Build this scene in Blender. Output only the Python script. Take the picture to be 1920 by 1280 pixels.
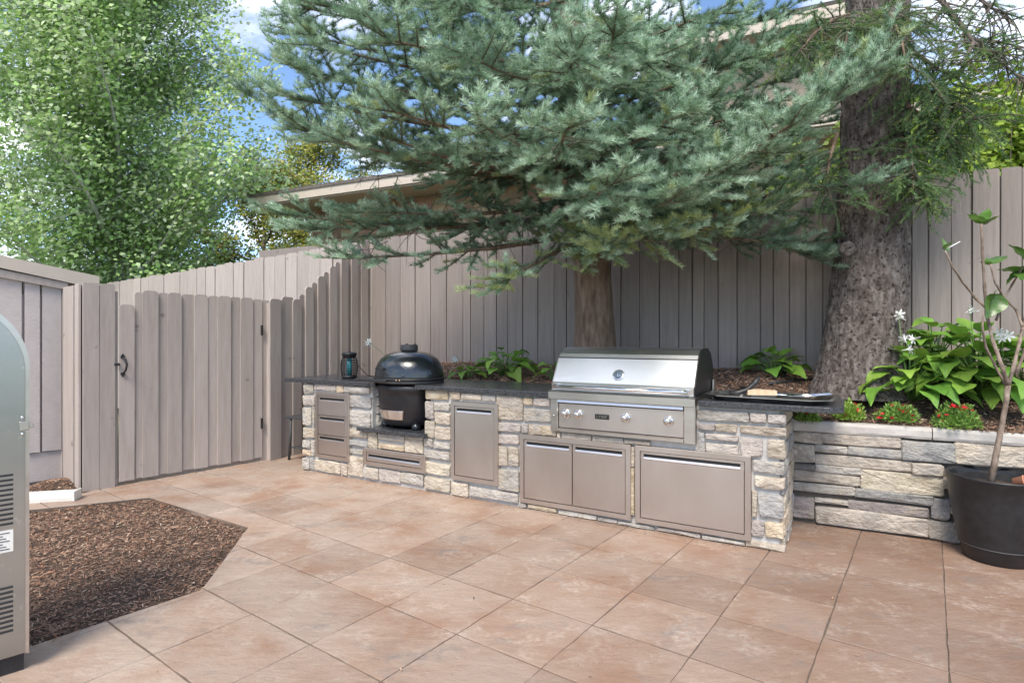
import bpy, bmesh, math, random
import numpy as np
from mathutils import Vector, Matrix, noise
random.seed(7); RNG = np.random.default_rng(11)
R = math.radians
for o in list(bpy.data.objects): bpy.data.objects.remove(o)
SC = bpy.context.scene
COL = SC.collection

# ------------------------------------------------------------------ camera
FPX, HZ, CH = 1077.0, 632.0, 1.33           # focal length and horizon in photo pixels, eye height in metres
cam_d = bpy.data.cameras.new('camera'); cam = bpy.data.objects.new('camera', cam_d); COL.objects.link(cam)
cam.location = (0, 0, CH); cam.rotation_euler = (R(90), 0, 0)
cam_d.sensor_width = 36; cam_d.lens = 36 * FPX / 1920; cam_d.shift_y = -8 / 1920; cam_d.clip_start = .05; cam_d.clip_end = 2000
SC.camera = cam

# ------------------------------------------------------------------ world, sun, exposure
SKYX, SKYY = 7., 4.
SUN_EL, SUN_AZ = R(52), R(196)              # azimuth clockwise from +Y: the sun stands high behind the viewer's left shoulder
w = bpy.data.worlds.new('World'); SC.world = w; w.use_nodes = True
nt = w.node_tree; nt.nodes.clear()
def N(t, typ, **k):
    n = t.nodes.new(typ)
    for a, b in k.items():
        if a.startswith('i_'):
            key = a[2:]; key = int(key) if key.isdigit() else key.replace('_', ' ')
            n.inputs[key].default_value = b
        else: setattr(n, a, b)
    return n
out = N(nt, 'ShaderNodeOutputWorld'); bg = N(nt, 'ShaderNodeBackground'); bg.inputs[1].default_value = .15
sky = N(nt, 'ShaderNodeTexSky', sky_type='NISHITA', sun_disc=False, sun_elevation=SUN_EL, sun_rotation=SUN_AZ,
        altitude=1500, air_density=1.0, dust_density=.35, ozone_density=3.2)
tc = N(nt, 'ShaderNodeTexCoord'); sep = N(nt, 'ShaderNodeSeparateXYZ'); nt.links.new(tc.outputs['Generated'], sep.inputs[0])
zz = N(nt, 'ShaderNodeMath', operation='ADD'); nt.links.new(sep.outputs[2], zz.inputs[0]); zz.inputs[1].default_value = .22
dv = N(nt, 'ShaderNodeVectorMath', operation='DIVIDE'); cz = N(nt, 'ShaderNodeCombineXYZ')
for i in range(3): nt.links.new(zz.outputs[0], cz.inputs[i])
nt.links.new(tc.outputs['Generated'], dv.inputs[0]); nt.links.new(cz.outputs[0], dv.inputs[1])
cn = N(nt, 'ShaderNodeTexNoise', i_Scale=1.9, i_Detail=9.0, i_Roughness=.56, i_Distortion=.25); cm = N(nt, 'ShaderNodeMapping'); cm.inputs['Location'].default_value = (SKYX, SKYY, 0); nt.links.new(dv.outputs[0], cm.inputs[0]); nt.links.new(cm.outputs[0], cn.inputs['Vector'])
cr = N(nt, 'ShaderNodeValToRGB'); cr.color_ramp.elements[0].position = .475; cr.color_ramp.elements[1].position = .665
nt.links.new(cn.outputs['Fac'], cr.inputs[0])
mx = N(nt, 'ShaderNodeMix', data_type='RGBA'); nt.links.new(cr.outputs[0], mx.inputs[0])
nt.links.new(sky.outputs[0], mx.inputs[6]); mx.inputs[7].default_value = (8.6, 8.6, 8.8, 1)
nt.links.new(mx.outputs[2], bg.inputs[0]); nt.links.new(bg.outputs[0], out.inputs[0])
sd = bpy.data.lights.new('sun', 'SUN'); sun = bpy.data.objects.new('sun', sd); COL.objects.link(sun)
sd.energy = 2.5; sd.angle = R(24); sd.color = (1, .92, .81)
sdir = Vector((math.sin(SUN_AZ) * math.cos(SUN_EL), math.cos(SUN_AZ) * math.cos(SUN_EL), math.sin(SUN_EL)))
sun.rotation_euler = (-sdir).to_track_quat('-Z', 'Y').to_euler(); sun.location = (-6, -8, 12)
vs = SC.view_settings; vs.view_transform = 'Standard'; vs.look = 'None'; vs.exposure = .95; vs.gamma = 1; vs.use_curve_mapping = False

# ------------------------------------------------------------------ helpers: frames, meshes, objects
class Frame:
    """an upright plane frame: x along the wall to the right, y away from the viewer, z up"""
    def __init__(s, O, deg):
        s.O = Vector((O[0], O[1])); s.a = R(deg); s.u = Vector((math.cos(s.a), math.sin(s.a))); s.n = Vector((-math.sin(s.a), math.cos(s.a)))
    def px(s, x, y, off=0.):
        a, b = (x - 960) / FPX, -(y - HZ) / FPX
        t = (s.O.dot(s.n) + off) / (a * s.n.x + s.n.y); P = Vector((a * t, t))
        return (P - s.O).dot(s.u), CH + t * b
    def w(s, x, y, z=0): p = s.O + s.u * x + s.n * y; return Vector((p.x, p.y, z))
def ground(x, y, z=0.):
    t = FPX * (CH - z) / (y - HZ); return Vector(((x - 960) / FPX * t, t, z))
def at(x, y, Y): return Vector(((x - 960) / FPX * Y, Y, CH - (y - HZ) / FPX * Y))
ISL = Frame((-2.09, 5.776), -30.5); FEN = Frame((-1.905, 7.655), -29.7); WAL = Frame((2.07, 4.137), -27.3)
GAT = Frame((-3.71, 4.94), 51.4); STP = Frame((-2.545, 6.40), 62.6)

class MB:
    def __init__(s): s.v = []; s.f = []; s.sm = []
    def add(s, vs, fs, smooth=False):
        k = len(s.v); s.v += [tuple(v) for v in vs]; s.f += [tuple(i + k for i in f) for f in fs]; s.sm += [smooth] * len(fs); return s
    def box(s, x0, x1, y0, y1, z0, z1, b=0.):
        if b <= 0:
            v = [(x, y, z) for z in (z0, z1) for y in (y0, y1) for x in (x0, x1)]
            return s.add(v, [(0, 2, 3, 1), (4, 5, 7, 6), (0, 1, 5, 4), (2, 6, 7, 3), (0, 4, 6, 2), (1, 3, 7, 5)])
        bm = bmesh.new(); bmesh.ops.create_cube(bm, size=1)
        for v in bm.verts: v.co = Vector(((x0 + x1) / 2 + v.co.x * (x1 - x0), (y0 + y1) / 2 + v.co.y * (y1 - y0), (z0 + z1) / 2 + v.co.z * (z1 - z0)))
        bmesh.ops.bevel(bm, geom=bm.edges[:], offset=b, segments=2 if b > .006 else 1, affect='EDGES', profile=.5)
        bm.verts.index_update(); s.add([v.co for v in bm.verts], [[v.index for v in f.verts] for f in bm.faces]); bm.free(); return s
    def prism(s, poly, axis, a, b, smooth=False):
        """poly: 2D outline; axis 'x': (y,z) swept along x ; 'y': (x,z) swept along y ; 'z': (x,y) swept along z"""
        f = {'x': lambda p, t: (t, p[0], p[1]), 'y': lambda p, t: (p[0], t, p[1]), 'z': lambda p, t: (p[0], p[1], t)}[axis]
        n = len(poly); v = [f(p, a) for p in poly] + [f(p, b) for p in poly]
        fs = [(i, (i + 1) % n, n + (i + 1) % n, n + i) for i in range(n)]
        s.add(v, fs, smooth); k = len(s.v) - 2 * n
        s.f += [tuple(range(k + n - 1, k - 1, -1)), tuple(range(k + n, k + 2 * n))]; s.sm += [False] * 2; return s
    def lathe(s, prof, seg=40, c=(0, 0, 0), sx=1, sy=1, smooth=True, cap=True):
        v = []; n = len(prof)
        for r, z in prof:
            for k in range(seg):
                a = 2 * math.pi * k / seg; v.append((c[0] + r * sx * math.cos(a), c[1] + r * sy * math.sin(a), c[2] + z))
        fs = [(i * seg + k, i * seg + (k + 1) % seg, (i + 1) * seg + (k + 1) % seg, (i + 1) * seg + k) for i in range(n - 1) for k in range(seg)]
        s.add(v, fs, smooth)
        if cap:
            k = len(s.v) - n * seg
            s.f += [tuple(range(k + seg - 1, k - 1, -1)), tuple(range(k + (n - 1) * seg, k + n * seg))]; s.sm += [False] * 2
        return s
    def tube(s, pts, rad, seg=8, smooth=True, cap=True):
        pts = [Vector(p) for p in pts]; n = len(pts)
        if not hasattr(rad, '__len__'): rad = [rad] * n
        v = []; ref = None
        for i, p in enumerate(pts):
            t = (pts[min(i + 1, n - 1)] - pts[max(i - 1, 0)])
            t = t.normalized() if t.length > 1e-9 else Vector((0, 0, 1))
            if ref is None: ref = Vector((1, 0, 0)) if abs(t.x) < .8 else Vector((0, 1, 0))
            a = (ref - t * ref.dot(t)).normalized(); b = t.cross(a); ref = a
            for k in range(seg):
                q = 2 * math.pi * k / seg; v.append(p + (a * math.cos(q) + b * math.sin(q)) * rad[i])
        fs = [(i * seg + k, i * seg + (k + 1) % seg, (i + 1) * seg + (k + 1) % seg, (i + 1) * seg + k) for i in range(n - 1) for k in range(seg)]
        s.add(v, fs, smooth)
        if cap:
            k = len(s.v) - n * seg
            s.f += [tuple(range(k + seg - 1, k - 1, -1)), tuple(range(k + (n - 1) * seg, k + n * seg))]; s.sm += [False] * 2
        return s
    def mesh(s, name):
        m = bpy.data.meshes.new(name); m.from_pydata(s.v, [], s.f); m.polygons.foreach_set('use_smooth', s.sm); m.update(); return m
    def build(s, name, mat, parent=None, loc=(0, 0, 0), rot=(0, 0, 0)): return obj(name, s.mesh(name), mat, parent, loc, rot)
def obj(name, mesh, mat, parent=None, loc=(0, 0, 0), rot=(0, 0, 0)):
    o = bpy.data.objects.new(name, mesh); COL.objects.link(o)
    if mat is not None and not mesh.materials: mesh.materials.append(mat)
    o.location = loc; o.rotation_euler = rot; o.parent = parent; return o
def tag(o, label=None, cat=None, group=None, kind=None):
    for k, v in (('label', label), ('category', cat), ('group', group), ('kind', kind)):
        if v: o[k] = v
    return o
def empty(name, loc=(0, 0, 0), rz=0., parent=None):
    o = bpy.data.objects.new(name, None); COL.objects.link(o); o.location = loc; o.rotation_euler = (0, 0, rz); o.parent = parent; o.empty_display_size = .1; return o
def femp(name, fr, x=0, y=0, z=0): return empty(name, fr.w(x, y, z), fr.a)
def np_mesh(name, V, F, colors=None, smooth=False):
    V = np.asarray(V, np.float32).reshape(-1, 3); F = np.asarray(F, np.int32); k = F.shape[1]
    m = bpy.data.meshes.new(name); m.vertices.add(len(V)); m.vertices.foreach_set('co', V.ravel())
    m.loops.add(F.size); m.loops.foreach_set('vertex_index', F.ravel())
    m.polygons.add(len(F)); m.polygons.foreach_set('loop_start', np.arange(0, F.size, k, dtype=np.int32))
    m.polygons.foreach_set('loop_total', np.full(len(F), k, np.int32))
    if smooth: m.polygons.foreach_set('use_smooth', np.ones(len(F), bool))
    m.update(calc_edges=True)
    if colors is not None:
        a = m.color_attributes.new('Tint', 'FLOAT_COLOR', 'POINT'); c = np.ones((len(V), 4), np.float32); c[:, :3] = colors; a.data.foreach_set('color', c.ravel())
    return m

# ------------------------------------------------------------------ materials
MATS = {}
def srgb(r, g, b): return tuple(((c / 255 / 12.92) if c / 255 <= .04045 else ((c / 255 + .055) / 1.055) ** 2.4) for c in (r, g, b)) + (1,)
def mat(name, cols, scale=6., stretch=(1, 1, 1), rough=.7, rough_var=.1, metal=0., bump=.0, bscale=40., bdist=.01, vary=.0, world=False, spec=.5,
        fine=None, fine_scale=150., detail=6., tint=False, transl=0., lo=.3, hi=.7, bstretch=None, voro=0., coat=0., hue=0.):
    """procedural: a noise runs through the colours of cols, another gives relief; vary = brightness change from object to object"""
    m = bpy.data.materials.new(name); m.use_nodes = True; t = m.node_tree; L = t.links.new
    p = t.nodes['Principled BSDF']; o = t.nodes['Material Output']
    if world: src = N(t, 'ShaderNodeNewGeometry').outputs['Position']
    else:
        c = N(t, 'ShaderNodeTexCoord'); oi = N(t, 'ShaderNodeObjectInfo'); ml = N(t, 'ShaderNodeMath', operation='MULTIPLY'); ml.inputs[1].default_value = 73.
        L(oi.outputs['Random'], ml.inputs[0]); ad = N(t, 'ShaderNodeVectorMath', operation='ADD'); L(c.outputs['Object'], ad.inputs[0]); L(ml.outputs[0], ad.inputs[1]); src = ad.outputs[0]
    mp = N(t, 'ShaderNodeMapping'); mp.inputs['Scale'].default_value = stretch; L(src, mp.inputs[0])
    n1 = N(t, 'ShaderNodeTexNoise', i_Scale=scale, i_Detail=detail, i_Roughness=.6); L(mp.outputs[0], n1.inputs['Vector'])
    rp = N(t, 'ShaderNodeValToRGB'); e = rp.color_ramp.elements; k = len(cols)
    while len(e) < k: e.new(.5)
    for i, cc in enumerate(cols): e[i].position = lo + (hi - lo) * i / max(1, k - 1); e[i].color = cc if len(cc) == 4 else (*cc, 1)
    L(n1.outputs['Fac'], rp.inputs[0]); col = rp.outputs[0]
    if fine:
        n2 = N(t, 'ShaderNodeTexNoise', i_Scale=fine_scale, i_Detail=3.); L(src, n2.inputs['Vector'])
        r2 = N(t, 'ShaderNodeValToRGB'); r2.color_ramp.elements[0].position = fine[1]; r2.color_ramp.elements[1].position = fine[2]; L(n2.outputs['Fac'], r2.inputs[0])
        mm = N(t, 'ShaderNodeMix', data_type='RGBA'); L(r2.outputs[0], mm.inputs[0]); L(col, mm.inputs[6]); mm.inputs[7].default_value = fine[0]; col = mm.outputs[2]
    if tint:
        at_ = N(t, 'ShaderNodeAttribute', attribute_name='Tint'); mm = N(t, 'ShaderNodeMix', data_type='RGBA', blend_type='MULTIPLY'); mm.inputs[0].default_value = 1
        L(col, mm.inputs[6]); L(at_.outputs['Color'], mm.inputs[7]); col = mm.outputs[2]
    if vary or hue:
        oi2 = N(t, 'ShaderNodeObjectInfo'); hs = N(t, 'ShaderNodeHueSaturation'); mr = N(t, 'ShaderNodeMapRange'); mr.inputs[3].default_value = 1 - vary; mr.inputs[4].default_value = 1 + vary
        L(oi2.outputs['Random'], mr.inputs[0]); L(mr.outputs[0], hs.inputs['Value']); L(col, hs.inputs['Color'])
        if hue:
            m5 = N(t, 'ShaderNodeMath', operation='MULTIPLY'); m5.inputs[1].default_value = 7.31; fr = N(t, 'ShaderNodeMath', operation='FRACT'); L(oi2.outputs['Random'], m5.inputs[0]); L(m5.outputs[0], fr.inputs[0])
            m6 = N(t, 'ShaderNodeMapRange'); m6.inputs[3].default_value = .5 - hue; m6.inputs[4].default_value = .5 + hue; L(fr.outputs[0], m6.inputs[0]); L(m6.outputs[0], hs.inputs['Hue'])
        col = hs.outputs[0]
    L(col, p.inputs['Base Color'])
    p.inputs['Metallic'].default_value = metal; p.inputs['Specular IOR Level'].default_value = spec; p.inputs['Coat Weight'].default_value = coat
    if rough_var:
        mr2 = N(t, 'ShaderNodeMapRange'); mr2.inputs[3].default_value = max(.02, rough - rough_var); mr2.inputs[4].default_value = min(1, rough + rough_var); L(n1.outputs['Fac'], mr2.inputs[0]); L(mr2.outputs[0], p.inputs['Roughness'])
    else: p.inputs['Roughness'].default_value = rough
    if bump:
        if voro: nb = N(t, 'ShaderNodeTexVoronoi', i_Scale=bscale); h = nb.outputs['Distance']
        else: nb = N(t, 'ShaderNodeTexNoise', i_Scale=bscale, i_Detail=8., i_Roughness=.62); h = nb.outputs['Fac']
        mb_ = N(t, 'ShaderNodeMapping'); mb_.inputs['Scale'].default_value = bstretch or stretch; L(src, mb_.inputs[0]); L(mb_.outputs[0], nb.inputs['Vector'])
        bp = N(t, 'ShaderNodeBump'); bp.inputs['Strength'].default_value = bump; bp.inputs['Distance'].default_value = bdist; L(h, bp.inputs['Height']); L(bp.outputs[0], p.inputs['Normal'])
    if transl:
        tr = N(t, 'ShaderNodeBsdfTranslucent'); L(col, tr.inputs[0]); ms = N(t, 'ShaderNodeMixShader'); ms.inputs[0].default_value = transl
        L(p.outputs[0], ms.inputs[1]); L(tr.outputs[0], ms.inputs[2]); L(ms.outputs[0], o.inputs[0])
    MATS[name] = m; return m
S = srgb
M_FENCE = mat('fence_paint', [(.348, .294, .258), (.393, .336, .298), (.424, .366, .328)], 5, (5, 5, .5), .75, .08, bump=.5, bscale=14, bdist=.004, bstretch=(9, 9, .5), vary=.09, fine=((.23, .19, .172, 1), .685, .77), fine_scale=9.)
M_GRAIN = mat('weathered_shaded_fence_paint', [(.235, .196, .172), (.271, .228, .203), (.308, .261, .235)], 5, (7, 7, .35), .75, .08, bump=.7, bscale=12, bdist=.006, bstretch=(11, 11, .35), vary=.12, fine=((.17, .145, .135, 1), .70, .78), fine_scale=7.)  # darker copy of the fence paint with tree shade in it; also weathered planks
M_SIDING = mat('siding_paint', [(.50, .435, .405), (.55, .485, .455)], 7, (2, 2, 2), .7, .08, bump=.5, bscale=10, bdist=.006, bstretch=(3, 3, 9), vary=.02)
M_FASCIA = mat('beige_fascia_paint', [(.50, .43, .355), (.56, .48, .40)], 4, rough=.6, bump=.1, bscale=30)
M_GRANITE = mat('dark_granite', [(.018, .019, .022), (.04, .042, .047), (.07, .072, .078)], 60, rough=.28, rough_var=.08, fine=((.17, .17, .18, 1), .62, .7), fine_scale=130., bump=.08, bscale=90, bdist=.002)
M_GRANITE_EDGE = mat('chiselled_granite_edge', [(.02, .021, .024), (.05, .052, .057)], 40, rough=.6, bump=.9, bscale=45, bdist=.012, fine=((.13, .13, .14, 1), .6, .68), fine_scale=90.)
M_STEEL = mat('brushed_steel', [(.58, .55, .515), (.65, .615, .58)], 3, (1, 1, 6), .3, .06, metal=1., bump=.04, bscale=60, bdist=.001, bstretch=(1, 1, 40))
M_DOORSTEEL = mat('brushed_door_steel', [(.55, .495, .45), (.62, .565, .52)], 2.2, (1.5, 1.5, .8), .36, .07, metal=1., bump=.05, bscale=5, bdist=.004)
M_HOODSTEEL = mat('brushed_hood_steel', [(.74, .75, .76), (.80, .81, .82)], 3, (.6, 4, 4), .34, .03, metal=1.)
M_CHROME = mat('polished_steel', [(.7, .7, .7), (.78, .78, .78)], 5, rough=.13, rough_var=.03, metal=1.)
M_SLOTSHADE = mat('shadowed_slot', [(.02, .02, .02), (.03, .03, .03)], 5, rough=.5)  # near-black painted in for the shade of recesses, vent slots and hood crease
M_CABSTEEL = mat('tarnished_steel', [(.33, .36, .36), (.42, .43, .42), (.50, .48, .45)], 1.6, (.6, .6, 1.5), .3, .08, metal=1., bump=.06, bscale=8, bdist=.004, fine=((.62, .62, .6, 1), .66, .8), fine_scale=30.)
M_CERAMIC = mat('dimpled_black_glaze', [(.006, .008, .010), (.014, .018, .021)], 8, rough=.1, rough_var=.03, bump=.3, bscale=40, bdist=.012, coat=.6)
M_CERAMIC_LOW = mat('satin_black_glaze', [(.010, .010, .012), (.02, .019, .021)], 12, rough=.36, rough_var=.08, bump=.3, bscale=80, bdist=.002)
M_BLACK = mat('black_plastic', [(.012, .012, .013), (.022, .022, .024)], 20, rough=.42, rough_var=.08, bump=.1, bscale=120, bdist=.001)
M_IRON = mat('cast_iron', [(.035, .036, .038), (.06, .06, .062)], 30, rough=.6, bump=.3, bscale=90, bdist=.002)
M_MORTAR = mat('mortar', [(.40, .385, .365), (.52, .505, .48)], 25, rough=.95, bump=.7, bscale=60, bdist=.006)
M_DRYJOINT = mat('earth_joint', [(.07, .06, .05), (.13, .112, .095)], 25, rough=.95)
STONE = {}
def stone_mat(k, cols, patch, vary=.13, hue=.008):
    wm = lambda c: (c[0] * 1.03, c[1] * .975, c[2] * .90, 1); cols = [wm(c) for c in cols]; patch = wm(patch)
    STONE[k] = mat('stone_' + k, cols, 11, (1, 1, 1.5), .88, .06, bump=1., bscale=26, bdist=.03, vary=vary, hue=hue, fine=(patch, .50, .68), fine_scale=9., detail=10., lo=.32, hi=.68)
stone_mat('cream', [(.33, .29, .235), (.50, .455, .385), (.60, .56, .49)], (.43, .40, .36, 1))
stone_mat('yellow', [(.36, .295, .215), (.52, .445, .34), (.60, .54, .44)], (.47, .43, .37, 1))
stone_mat('grey', [(.28, .272, .262), (.42, .41, .395), (.53, .52, .50)], (.45, .415, .36, 1))
stone_mat('blue', [(.215, .222, .232), (.315, .322, .33), (.42, .425, .43)], (.37, .36, .34, 1))
stone_mat('lilac', [(.30, .275, .265), (.43, .40, .385), (.53, .50, .475)], (.45, .425, .39, 1))
stone_mat('tan', [(.29, .262, .228), (.415, .385, .345), (.52, .49, .445)], (.32, .31, .295, 1))
stone_mat('purple', [(.215, .195, .198), (.305, .28, .283), (.40, .375, .372)], (.34, .315, .29, 1))
stone_mat('slate', [(.115, .12, .13), (.18, .187, .195), (.25, .252, .26)], (.2, .2, .195, 1))
STONE['cap'] = mat('cast_wall_cap', [(.40, .37, .335), (.50, .47, .435)], 7, rough=.85, bump=.7, bscale=16, bdist=.012)
M_BARK = mat('spruce_bark', [(.065, .05, .042), (.155, .126, .109), (.29, .255, .23)], 26, (1, 1, .4), .95, .04, bump=1., bscale=24, bdist=.05, bstretch=(1.5, 1.5, .45), detail=9., fine=((.035, .024, .02, 1), .54, .66), fine_scale=38.)
M_FIRBARK = mat('fir_bark', [(.11, .07, .048), (.21, .14, .098), (.31, .225, .165)], 14, (1.5, 1.5, .35), .95, .04, bump=1., bscale=16, bdist=.02, bstretch=(2, 2, .4))
M_ASPBARK = mat('white_bark', [(.28, .28, .25), (.5, .5, .46), (.6, .6, .56)], 5, (1, 1, 2), .8, bump=.3, bscale=20)
M_TWIG = mat('grey_twig', [(.10, .08, .065), (.2, .165, .14)], 20, rough=.9)
M_SAPBARK = mat('sapling_bark', [(.10, .07, .05), (.22, .165, .125), (.34, .28, .23)], 30, (1, 1, .5), .85, bump=.6, bscale=50, bdist=.004)
M_NEEDLE = mat('blue_green_needles', [(.9, .9, .9), (1, 1, 1)], 3, rough=.5, rough_var=.05, tint=True, transl=.22)
M_LEAF = mat('tree_leaves', [(.85, .85, .85), (1, 1, 1)], 3, rough=.45, rough_var=.05, tint=True, transl=.35)
M_HOSTA = mat('hosta_leaf', [(.11, .23, .035), (.19, .36, .05), (.30, .47, .08)], 3.5, rough=.42, rough_var=.06, bump=.7, bscale=9, bdist=.012, bstretch=(9, 1, 1), vary=.25, hue=.015, transl=.25)
M_STEM = mat('green_stem', [(.10, .2, .04), (.16, .27, .07)], 10, rough=.6)
M_PETAL = mat('white_petal', [(.78, .78, .74), (.86, .86, .84)], 10, rough=.6, transl=.2)
M_RED = mat('red_petal', [(.42, .01, .02), (.58, .02, .035)], 10, rough=.5, transl=.15)
M_CHIP = mat('mulch_chips', [(.8, .8, .8), (1, 1, 1)], 30, rough=.92, tint=True, bump=.3, bscale=90, bdist=.002)
M_SOIL = mat('mulch_soil', [(.03, .019, .013), (.075, .047, .032), (.12, .08, .055)], 38, rough=.97, bump=1., bscale=60, bdist=.02, world=True)
M_TERRA = mat('terracotta', [(.42, .17, .09), (.5, .22, .13)], 9, rough=.85)
M_WHITE = mat('white_paint', [(.66, .64, .58), (.76, .74, .68)], 6, rough=.5)
M_WOOD = mat('pale_wood', [(.50, .36, .22), (.62, .47, .31)], 8, (6, 1, 1), .7)
M_TRAY = mat('used_steel_tray', [(.36, .27, .2), (.55, .53, .51), (.66, .65, .64)], 7, rough=.32, metal=1.)
M_ZAP = mat('zapper_glow_tube', [(.02, .22, .26), (.05, .38, .42)], 5, rough=.2)
M_STUCCO = mat('tan_stucco', [(.50, .39, .28), (.58, .46, .345)], 3, rough=.9, bump=.3, bscale=60, bdist=.006)
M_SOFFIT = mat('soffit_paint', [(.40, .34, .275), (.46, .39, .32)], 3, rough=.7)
M_SHINGLE = mat('roof_shingles', [(.10, .085, .075), (.17, .145, .125)], 20, rough=.9, bump=.5, bscale=40)
M_ROUGHTILE = mat('wall_slate_tile', [(.16, .085, .05), (.30, .19, .11), (.42, .30, .20)], 5, rough=.8, bump=.5, bscale=15, vary=.3, hue=.02)
M_LAND = mat('dry_lawn', [(.05, .075, .025), (.09, .11, .04), (.13, .12, .06)], 1.5, rough=.95, bump=.5, bscale=30, bdist=.03, world=True)

def patio_material():
    m = bpy.data.materials.new('stamped_concrete'); m.use_nodes = True; t = m.node_tree; L = t.links.new; p = t.nodes['Principled BSDF']
    pos = N(t, 'ShaderNodeNewGeometry').outputs['Position']; oi = N(t, 'ShaderNodeObjectInfo')
    sepp = N(t, 'ShaderNodeSeparateXYZ'); L(pos, sepp.inputs[0])
    def noi(sc, det=5, st=(1, 1, 1), ro=.6, off=0):
        mp = N(t, 'ShaderNodeMapping'); mp.inputs['Scale'].default_value = st; mp.inputs['Location'].default_value = (off, off * .7, 0); L(pos, mp.inputs[0])
        n = N(t, 'ShaderNodeTexNoise', i_Scale=sc, i_Detail=det, i_Roughness=ro); L(mp.outputs[0], n.inputs['Vector']); return n.outputs['Fac']
    def ramp(f, a, b):
        r = N(t, 'ShaderNodeMapRange'); r.inputs[1].default_value = a; r.inputs[2].default_value = b; L(f, r.inputs[0]); return r.outputs[0]
    def mix(f, a, b):
        x = N(t, 'ShaderNodeMix', data_type='RGBA'); L(f, x.inputs[0])
        for s_, q in ((6, a), (7, b)):
            if isinstance(q, tuple): x.inputs[s_].default_value = q
            else: L(q, x.inputs[s_])
        return x.outputs[2]
    def mul(a, b):
        x = N(t, 'ShaderNodeMath', operation='MULTIPLY'); L(a, x.inputs[0])
        if isinstance(b, (int, float)): x.inputs[1].default_value = b
        else: L(b, x.inputs[1])
        return x.outputs[0]
    base = mix(ramp(noi(1.1, 6), .36, .64), (.325, .175, .10, 1), (.385, .265, .185, 1))
    base = mix(mul(ramp(noi(3.2, 7, off=5), .45, .62), .8), base, (.29, .135, .062, 1))
    # the slabs by the fence gate side are paler, the ones by the planter are darker and browner
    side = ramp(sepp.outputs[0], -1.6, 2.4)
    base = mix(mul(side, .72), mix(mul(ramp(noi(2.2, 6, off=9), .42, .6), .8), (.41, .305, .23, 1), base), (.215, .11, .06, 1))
    white = mul(ramp(noi(4.2, 9, ro=.72, off=20), .50, .62), ramp(noi(34, 4, off=3), .38, .62))
    base = mix(mul(white, .42), base, (.58, .50, .415, 1))
    grey = mul(ramp(noi(2.6, 6, (1, 1.6, 1), off=31), .55, .66), ramp(noi(17, 4, off=13), .38, .62))
    base = mix(mul(grey, .6), base, (.19, .175, .165, 1))
    streak = ramp(noi(7, 6, (1.0, 5.0, 1), off=41), .56, .72); base = mix(mul(streak, .25), base, (.33, .21, .14, 1))
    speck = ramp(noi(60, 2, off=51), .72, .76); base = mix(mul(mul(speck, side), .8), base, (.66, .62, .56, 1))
    grain = ramp(noi(130, 3, off=81), .35, .65); base = mix(mul(grain, .22), base, (.20, .13, .085, 1)); pits = ramp(noi(48, 3, off=91), .66, .72); base = mix(mul(pits, .5), base, (.16, .11, .08, 1))
    hs = N(t, 'ShaderNodeHueSaturation'); mr = N(t, 'ShaderNodeMapRange'); mr.inputs[3].default_value = .84; mr.inputs[4].default_value = 1.04; L(oi.outputs['Random'], mr.inputs[0]); L(mr.outputs[0], hs.inputs['Value']); hs.inputs['Saturation'].default_value = .86; L(base, hs.inputs['Color'])
    L(hs.outputs[0], p.inputs['Base Color']); rr = N(t, 'ShaderNodeMapRange'); rr.inputs[3].default_value = .5; rr.inputs[4].default_value = .8; L(noi(5, 5, off=61), rr.inputs[0]); L(rr.outputs[0], p.inputs['Roughness']); p.inputs['Specular IOR Level'].default_value = .35
    b1 = N(t, 'ShaderNodeBump'); b1.inputs['Strength'].default_value = .8; b1.inputs['Distance'].default_value = .014; L(noi(9, 9, (1, 1.8, 1), off=71), b1.inputs['Height']); L(b1.outputs[0], p.inputs['Normal'])
    return m
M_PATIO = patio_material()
M_JOINT = mat('patio_joint', [(.105, .08, .062), (.16, .12, .095)], 20, rough=.95, world=True)
# ================================================================== the setting
rr = random.Random(3)
g = MB().add([(-300, -200, -.13), (300, -200, -.13), (300, 500, -.13), (-300, 500, -.13)], [(0, 1, 2, 3)])
tag(g.build('ground', M_LAND), kind='structure')

# ---- patio: stamped slabs, grid turned 36 degrees to the view
PA = Frame((0, 0), -36.1)
US = [-6.2, -5.75, -5.3, -4.85, -4.4, -3.96, -3.51, -3.08, -2.64, -2.175, -1.72, -1.267, -.813, -.387, .058, .5, .95, 1.4, 1.85, 2.3, 2.75]
VS = [-1.55, -1.12, -.68, -.25, .19, .625, 1.06, 1.498, 1.937, 2.368, 2.806, 3.24, 3.668, 4.10, 4.54, 4.98, 5.41, 5.85, 6.28, 6.7]
BED = [ground(280, 932), ground(466, 988), ground(378, 1105), ground(55, 1212), Vector((-3.4, .77, 0)), Vector((-5.2, 2.6, 0)), Vector((-3.72, 4.44, 0))]
patio = empty('patio'); tag(patio, kind='structure')
cut = MB().prism([(p.x, p.y) for p in BED[::-1]], 'z', -.5, .5).build('cutter', M_JOINT)
def boolean_cut(o):
    md = o.modifiers.new('cut', 'BOOLEAN'); md.object = cut; md.operation = 'DIFFERENCE'; md.solver = 'EXACT'
    bpy.context.view_layer.update(); dg = bpy.context.evaluated_depsgraph_get()
    me = bpy.data.meshes.new_from_object(o.evaluated_get(dg)); o.modifiers.clear(); old = o.data; o.data = me; bpy.data.meshes.remove(old)
    return len(me.polygons)
def in_bed(p):
    ins = False; n = len(BED)
    for i in range(n):
        a, b = BED[i], BED[(i + 1) % n]
        if (a.y > p.y) != (b.y > p.y) and p.x < (b.x - a.x) * (p.y - a.y) / (b.y - a.y) + a.x: ins = not ins
    return ins
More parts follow.
